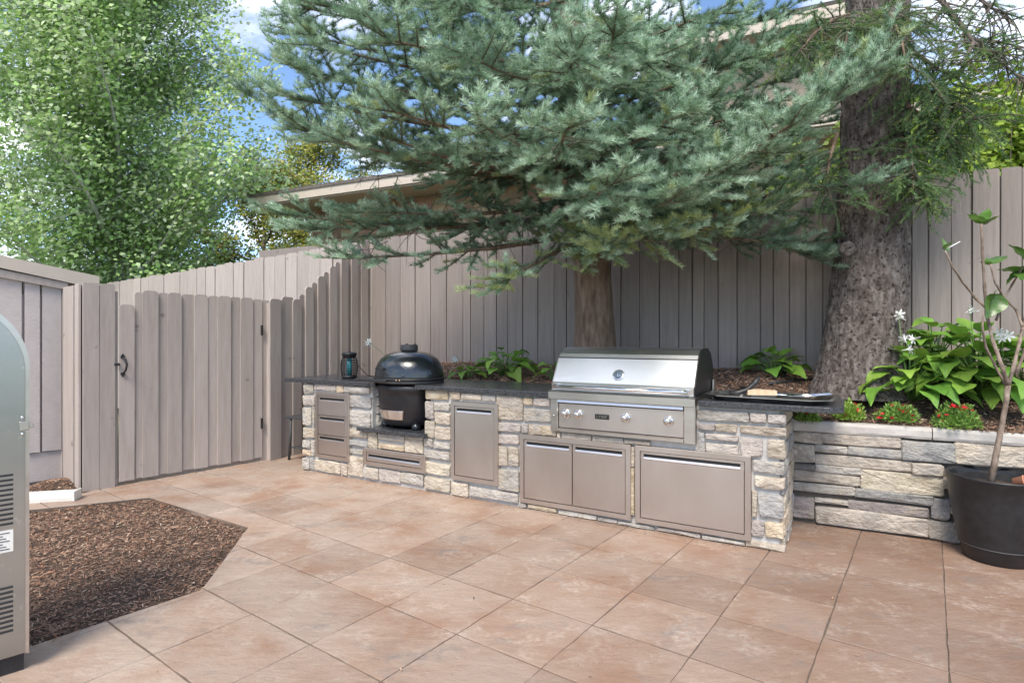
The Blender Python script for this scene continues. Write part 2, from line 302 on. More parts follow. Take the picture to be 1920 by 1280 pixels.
def tile_mesh(u0, u1, v0, v1, seed):
    q = random.Random(seed); pts = []
    def edge(a, b, k=5):
        for i in range(k):
            t = i / k; x = a[0] + (b[0] - a[0]) * t; y = a[1] + (b[1] - a[1]) * t
            j = .0028 if i else 0
            pts.append((x + q.uniform(-j, j), y + q.uniform(-j, j)))
    c = [(u0, v0), (u1, v0), (u1, v1), (u0, v1)]
    for i in range(4): edge(c[i], c[(i + 1) % 4])
    cx, cy = (u0 + u1) / 2, (v0 + v1) / 2; n = len(pts)
    ins = [(x + (.0018 if x < cx else -.0018) * (1 if abs(x - cx) > .1 else .3), y + (.0018 if y < cy else -.0018) * (1 if abs(y - cy) > .1 else .3)) for x, y in pts]
    tz = q.uniform(-.0012, .0012)
    V = [PA.w(x, y, -.09) for x, y in pts] + [PA.w(x, y, -.0015) for x, y in pts] + [PA.w(x, y, tz) for x, y in ins]
    F = [(i, (i + 1) % n, n + (i + 1) % n, n + i) for i in range(n)] + [(n + i, n + (i + 1) % n, 2 * n + (i + 1) % n, 2 * n + i) for i in range(n)]
    F += [tuple(range(2 * n, 3 * n)), tuple(range(n - 1, -1, -1))]
    return MB().add(V, F)
base = MB(); bx = [PA.w(US[0], VS[0]), PA.w(US[-1], VS[0]), PA.w(US[-1], VS[-1]), PA.w(US[0], VS[-1])]
bo = base.prism([(p.x, p.y) for p in bx], 'z', -.1, -.0055).build('joint_bed', M_JOINT, patio); boolean_cut(bo)
STRONG_U, STRONG_V = {-.387, -1.72, -3.51}, {2.368, .625, 4.10}
gp = lambda p: (Vector((p.x, p.y)) - GAT.O).dot(GAT.n)
wl = lambda p: (Vector((p.x, p.y)) - WAL.O).dot(WAL.n)
def isl_in(p): q = Vector((p.x, p.y)) - ISL.O; a, b = q.dot(ISL.u), q.dot(ISL.n); return .25 < a < 4.15 and b > .3
for i in range(len(US) - 1):
    for j in range(len(VS) - 1):
        u0, u1, v0, v1 = US[i], US[i + 1], VS[j], VS[j + 1]
        if u0 >= -.39: v0 += .072; v1 += .072
        gu0 = .003 if u0 in STRONG_U else .0022; gu1 = .003 if u1 in STRONG_U else .0022
        cs = [PA.w(a, b) for a in (u0, u1) for b in (v0, v1)]; mid = PA.w((u0 + u1) / 2, (v0 + v1) / 2)
        if all(gp(c) > .12 for c in cs) or all(isl_in(c) for c in cs) or all(wl(c) > .25 for c in cs): continue
        if mid.y < -1.6 or mid.y > 8: continue
        ib = [in_bed(c) for c in cs + [mid]]
        if all(ib): continue
        gv0 = .0058 if VS[j] in STRONG_V else .0048; gv1 = .0058 if VS[j + 1] in STRONG_V else .0048
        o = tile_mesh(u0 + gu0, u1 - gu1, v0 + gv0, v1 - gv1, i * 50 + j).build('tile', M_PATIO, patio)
        near = any(ib) or any((b - mid).length < .6 for b in BED) or (mid - BED[2]).length < 1.2
        if near:
            if boolean_cut(o) == 0: bpy.data.objects.remove(o)
bpy.data.objects.remove(cut)

# ---- mulch: ground sheets and loose chips
CHIPC = np.array([(.30, .175, .115), (.19, .108, .07), (.36, .23, .155), (.46, .32, .225), (.09, .053, .036), (.60, .47, .36), (.33, .145, .078)])
def chips(name, P, Nrm, label, size=(.008, .036), parent=None, probs=(.26, .25, .2, .1, .12, .02, .05)):
    n = len(P); q = RNG
    t = q.normal(size=(n, 3)); t -= Nrm * (t * Nrm).sum(1, keepdims=True); t += Nrm * q.normal(0, .22, (n, 1)); t /= np.linalg.norm(t, axis=1, keepdims=True)
    nn = Nrm + q.normal(0, .35, (n, 3)); b = np.cross(nn, t); b /= np.linalg.norm(b, axis=1, keepdims=True); up = np.cross(t, b)
    L = (size[0] + (size[1] - size[0]) * q.random(n) ** 2)[:, None]; Wd = L * q.uniform(.07, .26, (n, 1)) + .001; th = Wd * .5
    P = P + Nrm * q.uniform(-.002, .012, (n, 1))
    V = np.stack([P - t * L / 2 - b * Wd / 2, P + t * L / 2 - b * Wd / 3, P + t * L / 2.2 + b * Wd / 2, P - t * L / 2 + b * Wd / 2.5, P + up * th + t * L * .1], 1).reshape(-1, 3)
    k = np.arange(n)[:, None] * 5
    F = (k[:, None, :] + np.array([[0, 1, 4], [1, 2, 4], [2, 3, 4], [3, 0, 4]])[None]).reshape(-1, 3)
    c = CHIPC[q.choice(len(CHIPC), n, p=probs)] * q.uniform(.75, 1.25, (n, 1)); c = np.repeat(c, 5, 0)
    return tag(obj(name, np_mesh(name, V, F, c), M_CHIP, parent), label, 'mulch', kind='stuff')
def sheet(name, fx, nx, ny, m):
    V = [fx(i / nx, j / ny) for j in range(ny + 1) for i in range(nx + 1)]
    F = [(j * (nx + 1) + i, j * (nx + 1) + i + 1, (j + 1) * (nx + 1) + i + 1, (j + 1) * (nx + 1) + i) for j in range(ny) for i in range(nx)]
    return obj(name, np_mesh(name, V, F, smooth=True), m)
def bed_z(x, y):
    mound = .11 * math.exp(-((x + 3.98) ** 2 + (y - 5.0) ** 2) / .09)
    return -.028 + .018 * noise.noise((x * 2.3, y * 2.3, 1)) + .01 * noise.noise((x * 9, y * 9, 4)) + mound
o = sheet('mulch_ground', lambda a, b: (-5.6 + 4.3 * a, .5 + 5.4 * b, bed_z(-5.6 + 4.3 * a, .5 + 5.4 * b)), 90, 110, M_SOIL); tag(o, kind='structure')
pts = []
while len(pts) < 60000:
    x, y = random.uniform(-4.6, -1.6), random.uniform(1.2, 5.35)
    p = Vector((x, y, 0))
    if in_bed(p) or ((x + 3.98) ** 2 + (y - 5.0) ** 2 < .1 and gp(p) > .02): pts.append((x, y, bed_z(x, y)))
P = np.array(pts); chips('loose_mulch', P, np.tile([0, 0, 1.], (len(P), 1)), 'brown shredded bark mulch in the ground bed beside the gate')

lit = []
while len(lit) < 900:
    k = rr.random()
    if k < .35: p = ISL.w(rr.uniform(-.2, 4.6), -abs(rr.gauss(.02, .06)) - .02, .002)
    elif k < .6: p = GAT.w(rr.uniform(.1, 1.9), -abs(rr.gauss(.03, .1)) - .03, .002)
    elif k < .72: p = WAL.w(rr.uniform(.1, 1.5), -abs(rr.gauss(.03, .08)) - .03, .002)
    else: p = Vector((rr.uniform(-2.4, 3.2), rr.uniform(1.6, 5.2), .002))
    if not in_bed(p): lit.append(tuple(p))
P = np.array(lit); chips('leaf_litter', P, np.tile([0, 0, 1.], (len(P), 1)), 'small bits of fallen needles and bark scattered on the patio', (.004, .022))
def slope_z(x, y):                       # raised bed between island, planter wall and back fence (island frame)
    k = min(1, max(0, (x - 4.15) / .35)); zf = .865 * (1 - k) + .70 * k; zb = 1.03
    t = min(1, max(0, (y - .68) / 1.0)); return zf + (zb - zf) * t ** .85 + .02 * noise.noise((x * 2.2, y * 2.2, 7)) + .008 * noise.noise((x * 9, y * 9, 2))
def slope_p(a, b):
    x = .12 + 7.6 * a; y = .66 + 1.3 * b
    if x > 4.3: y = max(y, .66 + (x - 4.3) * .052 + .02)
    p = ISL.w(x, y); return (p.x, p.y, slope_z(x, y) if a > 0 else 0)
o = sheet('planting_bed', slope_p, 170, 40, M_SOIL); tag(o, kind='structure')
n = 42000; a = RNG.random(n); b = RNG.random(n) * .92; P = np.array([slope_p(max(.002, i), j) for i, j in zip(a, b)])
nr = np.tile([-.12, -.2, .97], (n, 1)); chips('scattered_bark_mulch', P, nr, 'brown bark mulch on the raised bed under the trees', (.01, .045))

# ---- boards
def board(parent, x0, x1, z0, z1, y=0., th=.018, ear=.03, m=None, slope=0., name='board', lean=0.):
    w_ = x1 - x0; e = min(ear, w_ * .3)
    if ear > 0:
        top = [(w_ / 2, z1 - z0 - e + slope), (w_ / 2 - e * .3, z1 - z0 - e * .35 + slope), (w_ / 2 - e, z1 - z0 + slope), (-w_ / 2 + e, z1 - z0), (-w_ / 2 + e * .3, z1 - z0 - e * .35), (-w_ / 2, z1 - z0 - e)]
    else: top = [(w_ / 2, z1 - z0 + slope), (-w_ / 2, z1 - z0)]
    poly = [(-w_ / 2, 0), (w_ / 2, 0)] + top
    mb = MB().prism(poly, 'y', -th / 2, th / 2)
    return mb.build(name, m or M_FENCE, parent, ((x0 + x1) / 2, y, z0), (rr.uniform(-.004, .004), rr.uniform(-.003, .003) + lean, rr.uniform(-.006, .006)))

# back fence: one straight run, its top falling away to the left past the corner
bf = femp('back_fence', FEN); tag(bf, 'long grey-taupe board fence running behind the grill island and the trees', 'fence')
def ftop(x): return 2.624 if x >= 0 else 2.624 + x * .039
x = -8.2
while x < 8.2:
    wd = .243 if x < 1.4 else rr.choice([.13, .15, .19, .2, .11, .17])
    z0 = rr.uniform(.9, .97) if x > .3 else 0.
    if 1.1 < x < 1.7: z0 += rr.choice([0, .06, .04])
    mm = M_FENCE if x < -.1 else M_GRAIN  # boards under the trees take the copy with shade in its colour
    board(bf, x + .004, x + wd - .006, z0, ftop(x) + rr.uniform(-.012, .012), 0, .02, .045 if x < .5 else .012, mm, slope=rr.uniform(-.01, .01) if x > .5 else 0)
    x += wd
x = -8.3
while x < 8.2:
    board(bf, x, x + .2, 0 if x < .4 else .86, ftop(x) - .05, .024, .016, 0, M_GRAIN, name='backing_board'); x += .203
for zr in (.45, 1.3, 2.2): MB().box(-8.2, 8.2, .034, .075, zr, zr + .09).build('rail', M_GRAIN, bf)

# fence panel left of the gate with its corner post and return
fl = femp('corner_fence_panel', GAT); tag(fl, 'short fence panel and corner return between the siding wall and the gate', 'fence')
X = lambda px_, py=700, off=-.02: GAT.px(px_, py, off)[0]
board(fl, X(155), X(185), .0, 1.80, -.02, .02, .008, M_FENCE); board(fl, X(185.6), X(215), .0, 1.80, -.02, .02, .02, M_FENCE)
MB().box(X(157), X(157) + .09, .0, .09, 0, 1.76, .004).build('post', M_FENCE, fl)
for (y0, y1, zt) in ((.0, .10, 1.79), (.125, .145, 1.77), (.15, .44, 1.78)):
    MB().box(-.018 + (.012 if y0 == .125 else 0), .004, y0, y1, 0.02, zt, .003).build('return_board', M_FENCE, fl)
MB().box(X(215) + .004, X(215) + .03, .0, .08, 0, 1.74).build('gate_stop', M_FENCE, fl)

# gate
gt = femp('gate', GAT); tag(gt, 'grey-taupe wooden board gate with a black pull handle', 'gate')
c1 = lambda x: x / 2.37
spec = [(527, 598, 571, 0), (600, 640, 548, 1), (632, 704, 545, 0), (700, 748, 549, 1), (744, 808, 549, 0), (804, 866, 552, 1), (862, 924, 552, 0), (920, 970, 555, 1), (966, 1026, 555, 0), (1022, 1070, 557, 1), (1067, 1124, 558, 0), (1121, 1164, 561, 1)]
for a, b, ty, back in spec:
    off = -.008 if back else -.019
    x0, x1 = GAT.px(c1(a), 700, off)[0], GAT.px(c1(b), 700, off)[0]; zt = GAT.px(c1(a + b) / 2, ty, off)[1]
    board(gt, x0 + .002, x1 - .002, .035 if not back else .04, zt, off, .012, .028 if not back else .02)
for zr in (.3, .95, 1.5): MB().box(.31, 1.58, .008, .045, zr, zr + .09).build('rail', M_FENCE, gt)
hx, hz = GAT.px(230.5, 683, -.04)
hd = MB().tube([(hx - .004, -.052, hz + .062), (hx + .006, -.075, hz + .045), (hx + .018, -.082, hz + .0), (hx + .012, -.075, hz - .05), (hx + .003, -.05, hz - .078)], [.007, .009, .0095, .0085, .007], 8)
h = hd.build('handle', M_BLACK, gt)
for dz, s_ in ((.072, 1), (-.09, -1)):
    pl = [(hx - .016, hz + dz - .018 * s_), (hx + .016, hz + dz - .018 * s_), (hx + .018, hz + dz), (hx, hz + dz + .026 * s_), (hx - .018, hz + dz)]
    if s_ < 0: pl = pl[::-1]
    MB().prism(pl, 'y', -.042, -.034).build('handle_plate', M_BLACK, h)
MB().box(1.6, 1.70, .0, .02, 0, 1.73).build('closing_strip', M_FENCE, gt)
lx, lz = GAT.px(219, 683, -.03); MB().box(lx - .02, lx + .02, -.05, -.03, lz - .012, lz + .012, .003).build('latch', M_BLACK, gt)
for zz_ in (.35, 1.35): MB().box(1.592, 1.612, -.036, -.02, zz_, zz_ + .11, .002).build('hinge', M_BLACK, gt)

# post and fence stepping up the slope to the corner
sf = femp('stepped_fence', STP); tag(sf, 'grey-taupe fence stepping up from the gate post to the back corner', 'fence')
gx = lambda p_: (Vector(GAT.w(GAT.px(p_, 700, -.03)[0], -.03)[:2]) - STP.O)
a0 = gx(500).dot(STP.u); a1 = gx(524).dot(STP.u)
board(sf, a0, a1, 0, 1.745, -.035, .022, .03); board(sf, a1 - .004, a1 + .06, 0, 1.74, -.01, .02, .03); board(sf, a1 + .04, .13, 0, 1.78, -.002, .02, .03)
MB().box(a0 + .02, a0 + .11, -.02, .07, 0, 1.70).build('post', M_FENCE, sf)
Ls = (Vector((FEN.O.x, FEN.O.y)) - STP.O).length
k = 7; st = (Ls - .1) / k
for i in range(k):
    x0 = .1 + i * st; zt = 1.76 + (2.60 - 1.76) * (i / (k - 1)) ** .95
    board(sf, x0 + .0, x0 + st * .64, 0, zt, -.03, .02, .035); board(sf, x0 + st * .6, x0 + st * 1.02, 0, zt + .06, -.008, .018, .03)
for zr in (.4, 1.4): MB().box(.05, Ls - .02, .004, .05, zr, zr + .09).build('rail', M_FENCE, sf)

# ---- siding wall of the building at the left edge
q = ground(118, 895); SHD = Frame((q.x, q.y), 51.4)
sh = femp('siding_shed', SHD); tag(sh, 'pale taupe building wall with vertical siding and beige sloping fascia, far left', 'shed')
MB().box(-3.2, .45, .03, 3.0, -.1, 1.72).build('wall_core', M_SIDING, sh)
def rake(x): return 1.787 - .165 * x
for (p0, p1) in ((-120, -42), (-38, 40), (46, 74), (79, 114)):
    x0, x1 = SHD.px(p0, 700)[0], SHD.px(p1, 700)[0]; x0 = max(x0, -2.2)
    mb = MB().prism([(x0, .275), (x1, .268), (x1, rake(x1) + .05), (x0, rake(x0) + .05)], 'y', -.012, .028); mb.build('siding_board', M_SIDING, sh)
MB().box(-3.2, .02, .008, .028, .0, .262).build('base_board', M_SIDING, sh)
MB().prism([(-2.4, rake(-2.4)), (.03, rake(.03) - .005), (.03, rake(.03) + .06), (-2.4, rake(-2.4) + .085)], 'y', -.045, .03).build('frieze_board', M_FENCE, sh)
MB().prism([(-2.6, 2.353), (.275, 1.80), (.275, 1.925), (-2.6, 2.415)], 'y', -.06, 3.1).build('fascia', M_FASCIA, sh)
MB().box(-.012, .03, -.02, .03, .0, 1.78).build('corner_trim', M_FENCE, sh)

# ---- house behind the fence
HSE = Frame((-5.9, 13), -25.6)
hs = femp('house', HSE); tag(hs, 'tan low-roofed house with wide pale eaves standing behind the fence', 'house')
MB().box(1.0, 17, .85, 8, -.1, 4.26).build('wall', M_STUCCO, hs)
MB().prism([(0, 4.30), (0, 4.515), (9, 5.0), (9, 4.30)], 'x', .0, 17.5).build('roof', M_SHINGLE, hs)
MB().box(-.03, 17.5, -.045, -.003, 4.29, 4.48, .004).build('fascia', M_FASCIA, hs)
MB().box(-.045, 17.5, -.07, -.047, 4.47, 4.535).build('drip_edge', M_SHINGLE, hs)
MB().box(-.045, -.003, -.04, 9, 4.29, 4.50).build('side_fascia', M_FASCIA, hs)
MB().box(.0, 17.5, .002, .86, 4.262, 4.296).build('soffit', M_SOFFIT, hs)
tm = {}
for r_ in range(4):
    x = 1.02
    while x < 7.5:
        wd = rr.choice([.36, .44, .5, .62]); key = wd
        if key not in tm: tm[key] = MB().box(0, wd - .012, -.03, 0, 0, .33, .006).mesh('slate_tile')
        obj('slate_tile', tm[key], M_ROUGHTILE, hs, (x, .848, 4.255 - .345 * (r_ + 1)), (0, 0, 0)); x += wd
ub = empty('upper_storey', (0, 0, 0), 0, hs)
MB().box(9.3, 11.9, .62, 6, 4.4, 5.80).build('upper_wall', M_STUCCO, ub)
MB().box(8.7, 12.15, -.04, 0.0, 5.78, 6.0, .004).build('upper_fascia', M_FASCIA, ub)
MB().box(8.7, 12.15, .003, 6.4, 5.79, 5.83).build('upper_soffit', M_SOFFIT, ub)
MB().prism([(-.06, 6.0), (3.2, 6.25), (6.5, 6.0), (6.5, 5.84), (-.0, 5.84)][::-1], 'x', 8.68, 12.17).build('upper_roof', M_SHINGLE, ub)
# weathered beam top of a screen wall beyond the fence
NB = Frame((FEN.w(-2.5, 1.2).x, FEN.w(-2.5, 1.2).y), -27)
nb = femp('screen_wall', NB); tag(nb, 'weathered grey plank screen rising just above the sunlit fence', 'screen wall')
x0, zt = NB.px(491, 471); x1, zt1 = NB.px(640, 456)
MB().box(x0, x1, -.02, .02, 0, zt - .17).build('panel', M_GRAIN, nb); MB().box(x0 - .02, x1 + .03, -.045, .045, zt - .165, zt, .004).build('cap_plank', M_GRAIN, nb)

# ================================================================== stone island
def stone(parent, x0, x1, z0, z1, kind, depth=.022, y=.0, rot=None, loc=None, tight=.0):
    q = rr; x0 += tight; x1 -= tight; z0 += tight; z1 -= tight; wx, wz = x1 - x0, z1 - z0
    if wx < .012 or wz < .012: return
    c = min(.016, .16 * min(wx, wz)); j = min(.006, .05 * min(wx, wz) + .001)
    J = lambda: q.uniform(-j, j)
    pl = [(-wx / 2 + c * q.uniform(.3, 1.2), -wz / 2 + J()), (q.uniform(-.2, .2) * wx, -wz / 2 + J()), (wx / 2 - c * q.uniform(.3, 1.2), -wz / 2 + J()), (wx / 2 + J(), -wz / 2 + c * q.uniform(.4, 1.2)), (wx / 2 + J(), wz / 2 - c * q.uniform(.4, 1.3)),
          (wx / 2 - c * q.uniform(.3, 1.2), wz / 2 + J()), (q.uniform(-.2, .2) * wx, wz / 2 + J()), (-wx / 2 + c * q.uniform(.3, 1.2), wz / 2 + J()), (-wx / 2 + J(), wz / 2 - c * q.uniform(.4, 1.2)), (-wx / 2 + J(), -wz / 2 + c * q.uniform(.4, 1.3))]
    n = len(pl); d = depth * q.uniform(.75, 1.25); ins = min(.009, .12 * min(wx, wz))
    def inset(p): L_ = math.hypot(*p); return (p[0] - math.copysign(min(abs(p[0]), ins * q.uniform(.6, 1.3)), p[0]) * (abs(p[0]) / (wx / 2)) ** 2, p[1] - math.copysign(min(abs(p[1]), ins * q.uniform(.6, 1.3)), p[1]) * (abs(p[1]) / (wz / 2)) ** 2)
    inn = [inset(p) for p in pl]
    V = [(a, .03, b) for a, b in pl] + [(a, -d * .72, b) for a, b in pl] + [(a, -d * q.uniform(.8, 1.15), b) for a, b in inn] + [(q.uniform(-.15, .15) * wx, -d * q.uniform(.95, 1.3), q.uniform(-.15, .15) * wz)]
    F = [(i, (i + 1) % n, n + (i + 1) % n, n + i) for i in range(n)] + [(n + i, n + (i + 1) % n, 2 * n + (i + 1) % n, 2 * n + i) for i in range(n)] + [(2 * n + i, 2 * n + (i + 1) % n, 3 * n) for i in range(n)]
    o = MB().add(V, F).build('stone', STONE[kind], parent, loc or ((x0 + x1) / 2, y, (z0 + z1) / 2), rot or (0, 0, 0)); return o
isl = femp('stone_kitchen_island', ISL); tag(isl, 'outdoor kitchen island of mixed grey and cream stone with dark granite top', 'kitchen island')
c2 = lambda x, y: (500 + x / 3.764, 600 + y / 3.764)
c3 = lambda x, y: (800 + x / 3.369, 620 + y / 3.369)
c4 = lambda x, y: (1160 + x / 2.909, 620 + y / 2.909)
K = dict(c='cream', y='yellow', g='grey', b='blue', l='lilac', t='tan', p='purple', s='slate')
ST2 = '270 445 335 518 g|342 447 495 500 l|500 455 550 512 y|555 462 735 522 g|263 527 343 603 l|262 615 325 745 g|328 612 343 750 g|265 755 342 835 c|263 843 318 905 g|262 908 318 955 y|320 845 343 955 g|260 965 310 1055 g|313 965 343 1055 b|345 975 527 1085 c|530 1003 577 1093 c|585 530 737 625 b|585 638 737 752 g|585 762 720 838 c|585 840 722 898 b|587 903 685 950 g|580 955 690 1110 c|727 785 788 903 c|795 795 980 860 l|800 864 978 923 y|983 812 1110 945 c|693 1030 795 1125 g|798 1045 950 1155 l|954 1068 1110 1168 g|1130 485 1283 565 y|1128 570 1185 695 l|1190 578 1295 638 g|1195 643 1302 738 c|1125 705 1190 828 c|1197 745 1302 848 c|1117 832 1180 895 g|1185 852 1300 912 g|1127 908 1297 988 g|1125 992 1300 1105 c|1119 1095 1300 1220 c'
ST3 = '155 380 215 435 y|223 390 350 440 c|355 402 438 445 g|443 405 612 570 c|617 420 675 470 y|680 420 785 480 l|615 484 785 582 g|455 574 598 642 l|603 582 645 645 g|650 588 732 658 c|736 598 825 665 y|830 635 850 675 c|855 640 1045 692 t|1050 660 1248 712 g|1252 680 1415 722 t|458 647 588 720 l|458 724 515 852 c|522 728 587 858 c|455 865 585 1018 g|163 950 270 1048 c|276 978 580 1090 g|588 1080 637 1115 g|648 1088 825 1145 y|838 1122 1078 1198 g|1085 1172 1208 1215 g|1215 1195 1410 1265 g'
ST4 = '433 425 712 500 g|718 445 808 503 l|814 452 912 508 g|433 504 525 542 p|530 505 645 553 c|662 512 912 577 c|433 548 472 655 b|477 555 655 602 l|477 606 655 675 l|668 580 782 690 l|812 585 908 695 c|733 700 905 780 g|740 784 903 868 c|765 880 898 1030 b|728 865 755 1015 c|728 1030 795 1120 l|803 1038 903 1135 y|695 1137 908 1208 c|2 1035 195 1098 g|215 1065 450 1145 l|458 1110 690 1172 g|69 630 90 740 c|67 745 88 1003 y'
for lst, cf in ((ST2, c2), (ST3, c3), (ST4, c4)):
    for s_ in lst.split('|'):
        a, b, c, d, kk = s_.split(); x0, z1 = ISL.px(*cf(float(a), float(b))); x1, z0 = ISL.px(*cf(float(c), float(d)))
        stone(isl, x0, x1, max(.004, z0), min(z1, .874), K[kk])
XN0, XN1, XE, DEP = .945, 1.585, 4.375, .67
def course_fill(parent, u0, u1, z0, z1, place, kinds='ccgglyb', hmin=.07, hmax=.15, wmin=.1, wmax=.24, gap=.007):
    z = z0
    while z < z1 - .03:
        h_ = rr.uniform(hmin, hmax); h_ = h_ if z + h_ < z1 - .05 else z1 - z; x = u0
        while x < u1 - .02:
            w_ = rr.uniform(wmin, wmax); w_ = w_ if x + w_ < u1 - .07 else u1 - x
            o = stone(parent, x, x + w_, z, z + h_, K[rr.choice(kinds)], tight=gap / 2)
            if o: place(o, x + w_ / 2, z + h_ / 2)
            x += w_
        z += h_
def face(xpos, rz, flip=1):
    def f(o, u, z): o.location = (xpos, u, z); o.rotation_euler = (0, 0, rz)
    return f
course_fill(isl, .01, DEP, .004, .872, face(XE - .016, R(90)), 'cgcgby', wmin=.12, wmax=.3)       # right end
course_fill(isl, .05, DEP - .04, .5, .872, face(XN0 - .016, R(90)), 'ggbl')                        # left cheek of the niche
course_fill(isl, .05, DEP - .04, .5, .872, face(XN1 + .016, R(-90)), 'ggbl')
course_fill(isl, .01, DEP, .004, .872, face(.016, R(-90)), 'cgcgby')
def solid(mb, x0, x1, y0, y1, z0, z1): mb.box(x0, x1, y0, y1, z0, z1)
for nm, bb in (('mortar_core', (.022, XN0 - .022, .007, DEP - .01, -.05, .873)), ('mortar_core', (XN0 - .022, XN1 + .022, .0075, DEP - .012, -.05, .465)), ('mortar_core', (XN0 - .022, XN1 + .022, DEP - .05, DEP - .011, .465, .873)), ('mortar_core', (XN1 + .022, XE - .022, .007, DEP - .01, -.05, .873))):
    MB().box(*bb).build(nm, M_MORTAR, isl)
# granite
KX, KY = 1.2, .2
def slab(name, pl, z0, z1):
    o = MB().prism(pl, 'z', z0, z1).build(name, M_GRANITE, isl)
    md = o.modifiers.new('b', 'BEVEL'); md.width = .004; md.segments = 2; md.limit_method = 'ANGLE'; return o
def arc(a0, a1, rx, ry, n=14): return [(KX + rx * math.cos(R(a0 + (a1 - a0) * i / n)), KY + ry * math.sin(R(a0 + (a1 - a0) * i / n))) for i in range(n + 1)]
y_f = -.045
slab('countertop', [(-.25, y_f), (.955, y_f), (.975, -.02), (.975, .0)] + arc(222, 92, .318, .285) + [(KX - .012, DEP + .02), (-.25, DEP + .02)], .877, .914)
slab('countertop', [(1.47, y_f), (2.775, y_f), (2.775, DEP + .02), (KX - .008, DEP + .02)] + arc(90.5, -38, .318, .285), .877, .914)
slab('countertop', [(3.868, y_f), (4.63, y_f), (4.70, .02), (4.70, .50), (4.66, DEP + .02), (3.868, DEP + .02)], .877, .914)
slab('countertop', [(2.779, .60), (3.864, .60), (3.864, DEP + .02), (2.779, DEP + .02)], .877, .914)
slab('niche_shelf', [(.80, -.075), (1.60, -.075), (1.60, -.03), (XN1 + .0, -.03), (XN1 + .0, DEP - .06), (XN0 - .0, DEP - .06), (XN0 - .0, -.03), (.80, -.03)], .468, .502)
# built-in stainless doors and drawers
def door(name, p0, p1, panels, horiz=False, label=None):
    """p0/p1: photo points of the frame's upper left and lower right corner on the stone face"""
    x0, z1 = ISL.px(*p0, -.03); x1, z0 = ISL.px(*p1, -.03); root = empty(name, ((x0 + x1) / 2, 0, z0), 0, isl)
    if label: root['label'] = label
    W, H = (x1 - x0) / 2, z1 - z0; b = .036; fr = MB()
    pr = [(-W, 0), (W, 0), (W, H), (-W, H)]; pi = [(-W + b, b), (W - b, b), (W - b, H - b), (-W + b, H - b)]
    V = [(x, .02, z) for x, z in pr] + [(x, -.034, z) for x, z in pr] + [(x * (1 - .008), -.038, z) for x, z in [(-W, .004), (W, .004), (W, H - .004), (-W, H - .004)]] + [(x, -.038, z) for x, z in pi] + [(x, -.01, z) for x, z in pi]
    F = [(r_ * 4 + i, r_ * 4 + (i + 1) % 4, r_ * 4 + 4 + (i + 1) % 4, r_ * 4 + 4 + i) for r_ in range(4) for i in range(4)] + [(16, 17, 18, 19)]
    fr.add(V, F).build('frame', M_DOORSTEEL, root)
    n = panels; iw, ih = 2 * (W - b), H - 2 * b
    for i in range(n):
        if horiz: a0, a1, c0, c1_ = -W + b, W - b, b + ih * (n - 1 - i) / n, b + ih * (n - i) / n
        else: a0, a1, c0, c1_ = -W + b + iw * i / n, -W + b + iw * (i + 1) / n, b, H - b
        a0 += .004; a1 -= .004; c0 += .004; c1_ -= .004; hz_ = .036; m_ = .022
        dr = empty('drawer' if horiz else 'door', (0, 0, 0), 0, root)
        pn = MB().box(a0, a1, -.036, -.012, c0, c1_ - hz_ - .016, .002)
        pn.box(a0, a1, -.036, -.012, c1_ - .015, c1_, .002); pn.box(a0, a0 + m_, -.036, -.012, c1_ - hz_ - .016, c1_ - .015); pn.box(a1 - m_, a1, -.036, -.012, c1_ - hz_ - .016, c1_ - .015)
        pn.build('panel', M_DOORSTEEL, dr)
        MB().box(a0 + m_, a1 - m_, -.014, -.010, c1_ - hz_ - .016, c1_ - .015).build('handle_recess', M_SLOTSHADE, dr)
        MB().prism([(-.0365, c1_ - hz_ - .018), (-.041, c1_ - hz_ - .012), (-.036, c1_ - hz_ + .002), (-.018, c1_ - hz_ - .006), (-.02, c1_ - hz_ - .018)], 'x', a0 + m_, a1 - m_).build('pull_lip', M_DOORSTEEL, dr)
    return root
door('drawer_unit', c2(347, 503), c2(583, 1000), 3, True, 'stack of three stainless drawers at the left of the island')
door('drawer_unit', c2(686, 897), c2(1122, 1083), 1, True, 'single wide stainless drawer under the black ceramic cooker')
door('access_door', c3(155, 443), c3(452, 980), 1, False, 'tall narrow stainless door between cooker and grill')
door('access_door', c3(590, 650), c3(1290, 1197), 2, False, 'pair of stainless doors under the grill')
door('access_door', c4(90, 622), c4(722, 1147), 1, False, 'large single stainless door at the right of the island')

# ---- planter wall of stacked ledge stone
pw = femp('planter_wall', WAL); tag(pw, 'low dry-stacked ledgestone planter wall with a pale cast cap', 'retaining wall')
c6 = lambda x, y: (1460 + x / 3.367, 720 + y / 3.367)
ST6 = '132 302 273 368 t|277 306 768 400 t|777 355 1103 497 b|1108 366 1600 530 c|122 374 222 490 t|228 380 430 435 g|436 390 772 468 b|232 440 832 550 t|838 494 1030 575 t|117 497 225 538 s|232 505 512 568 g|122 545 503 640 t|520 542 1030 704 c|125 616 475 696 g|485 658 968 757 b|120 688 440 722 g|122 706 225 845 p|232 716 438 757 g|443 728 938 836 p|970 718 1080 850 b|235 766 943 957 t|948 855 1180 1000 t|1035 590 1600 700 t|1085 712 1500 860 c|1190 870 1700 1060 t|1030 540 1600 585 g'
for s_ in ST6.split('|'):
    a, b, c, d, kk = s_.split(); x0, z1 = WAL.px(*c6(float(a), float(b))); x1, z0 = WAL.px(*c6(float(c), float(d)))
    if float(a) < 140: x0 -= .10
    stone(pw, x0, x1, max(.012, z0), min(z1, .658), K[kk], .03, y=rr.uniform(-.006, .004), tight=-.0055)
z = .012
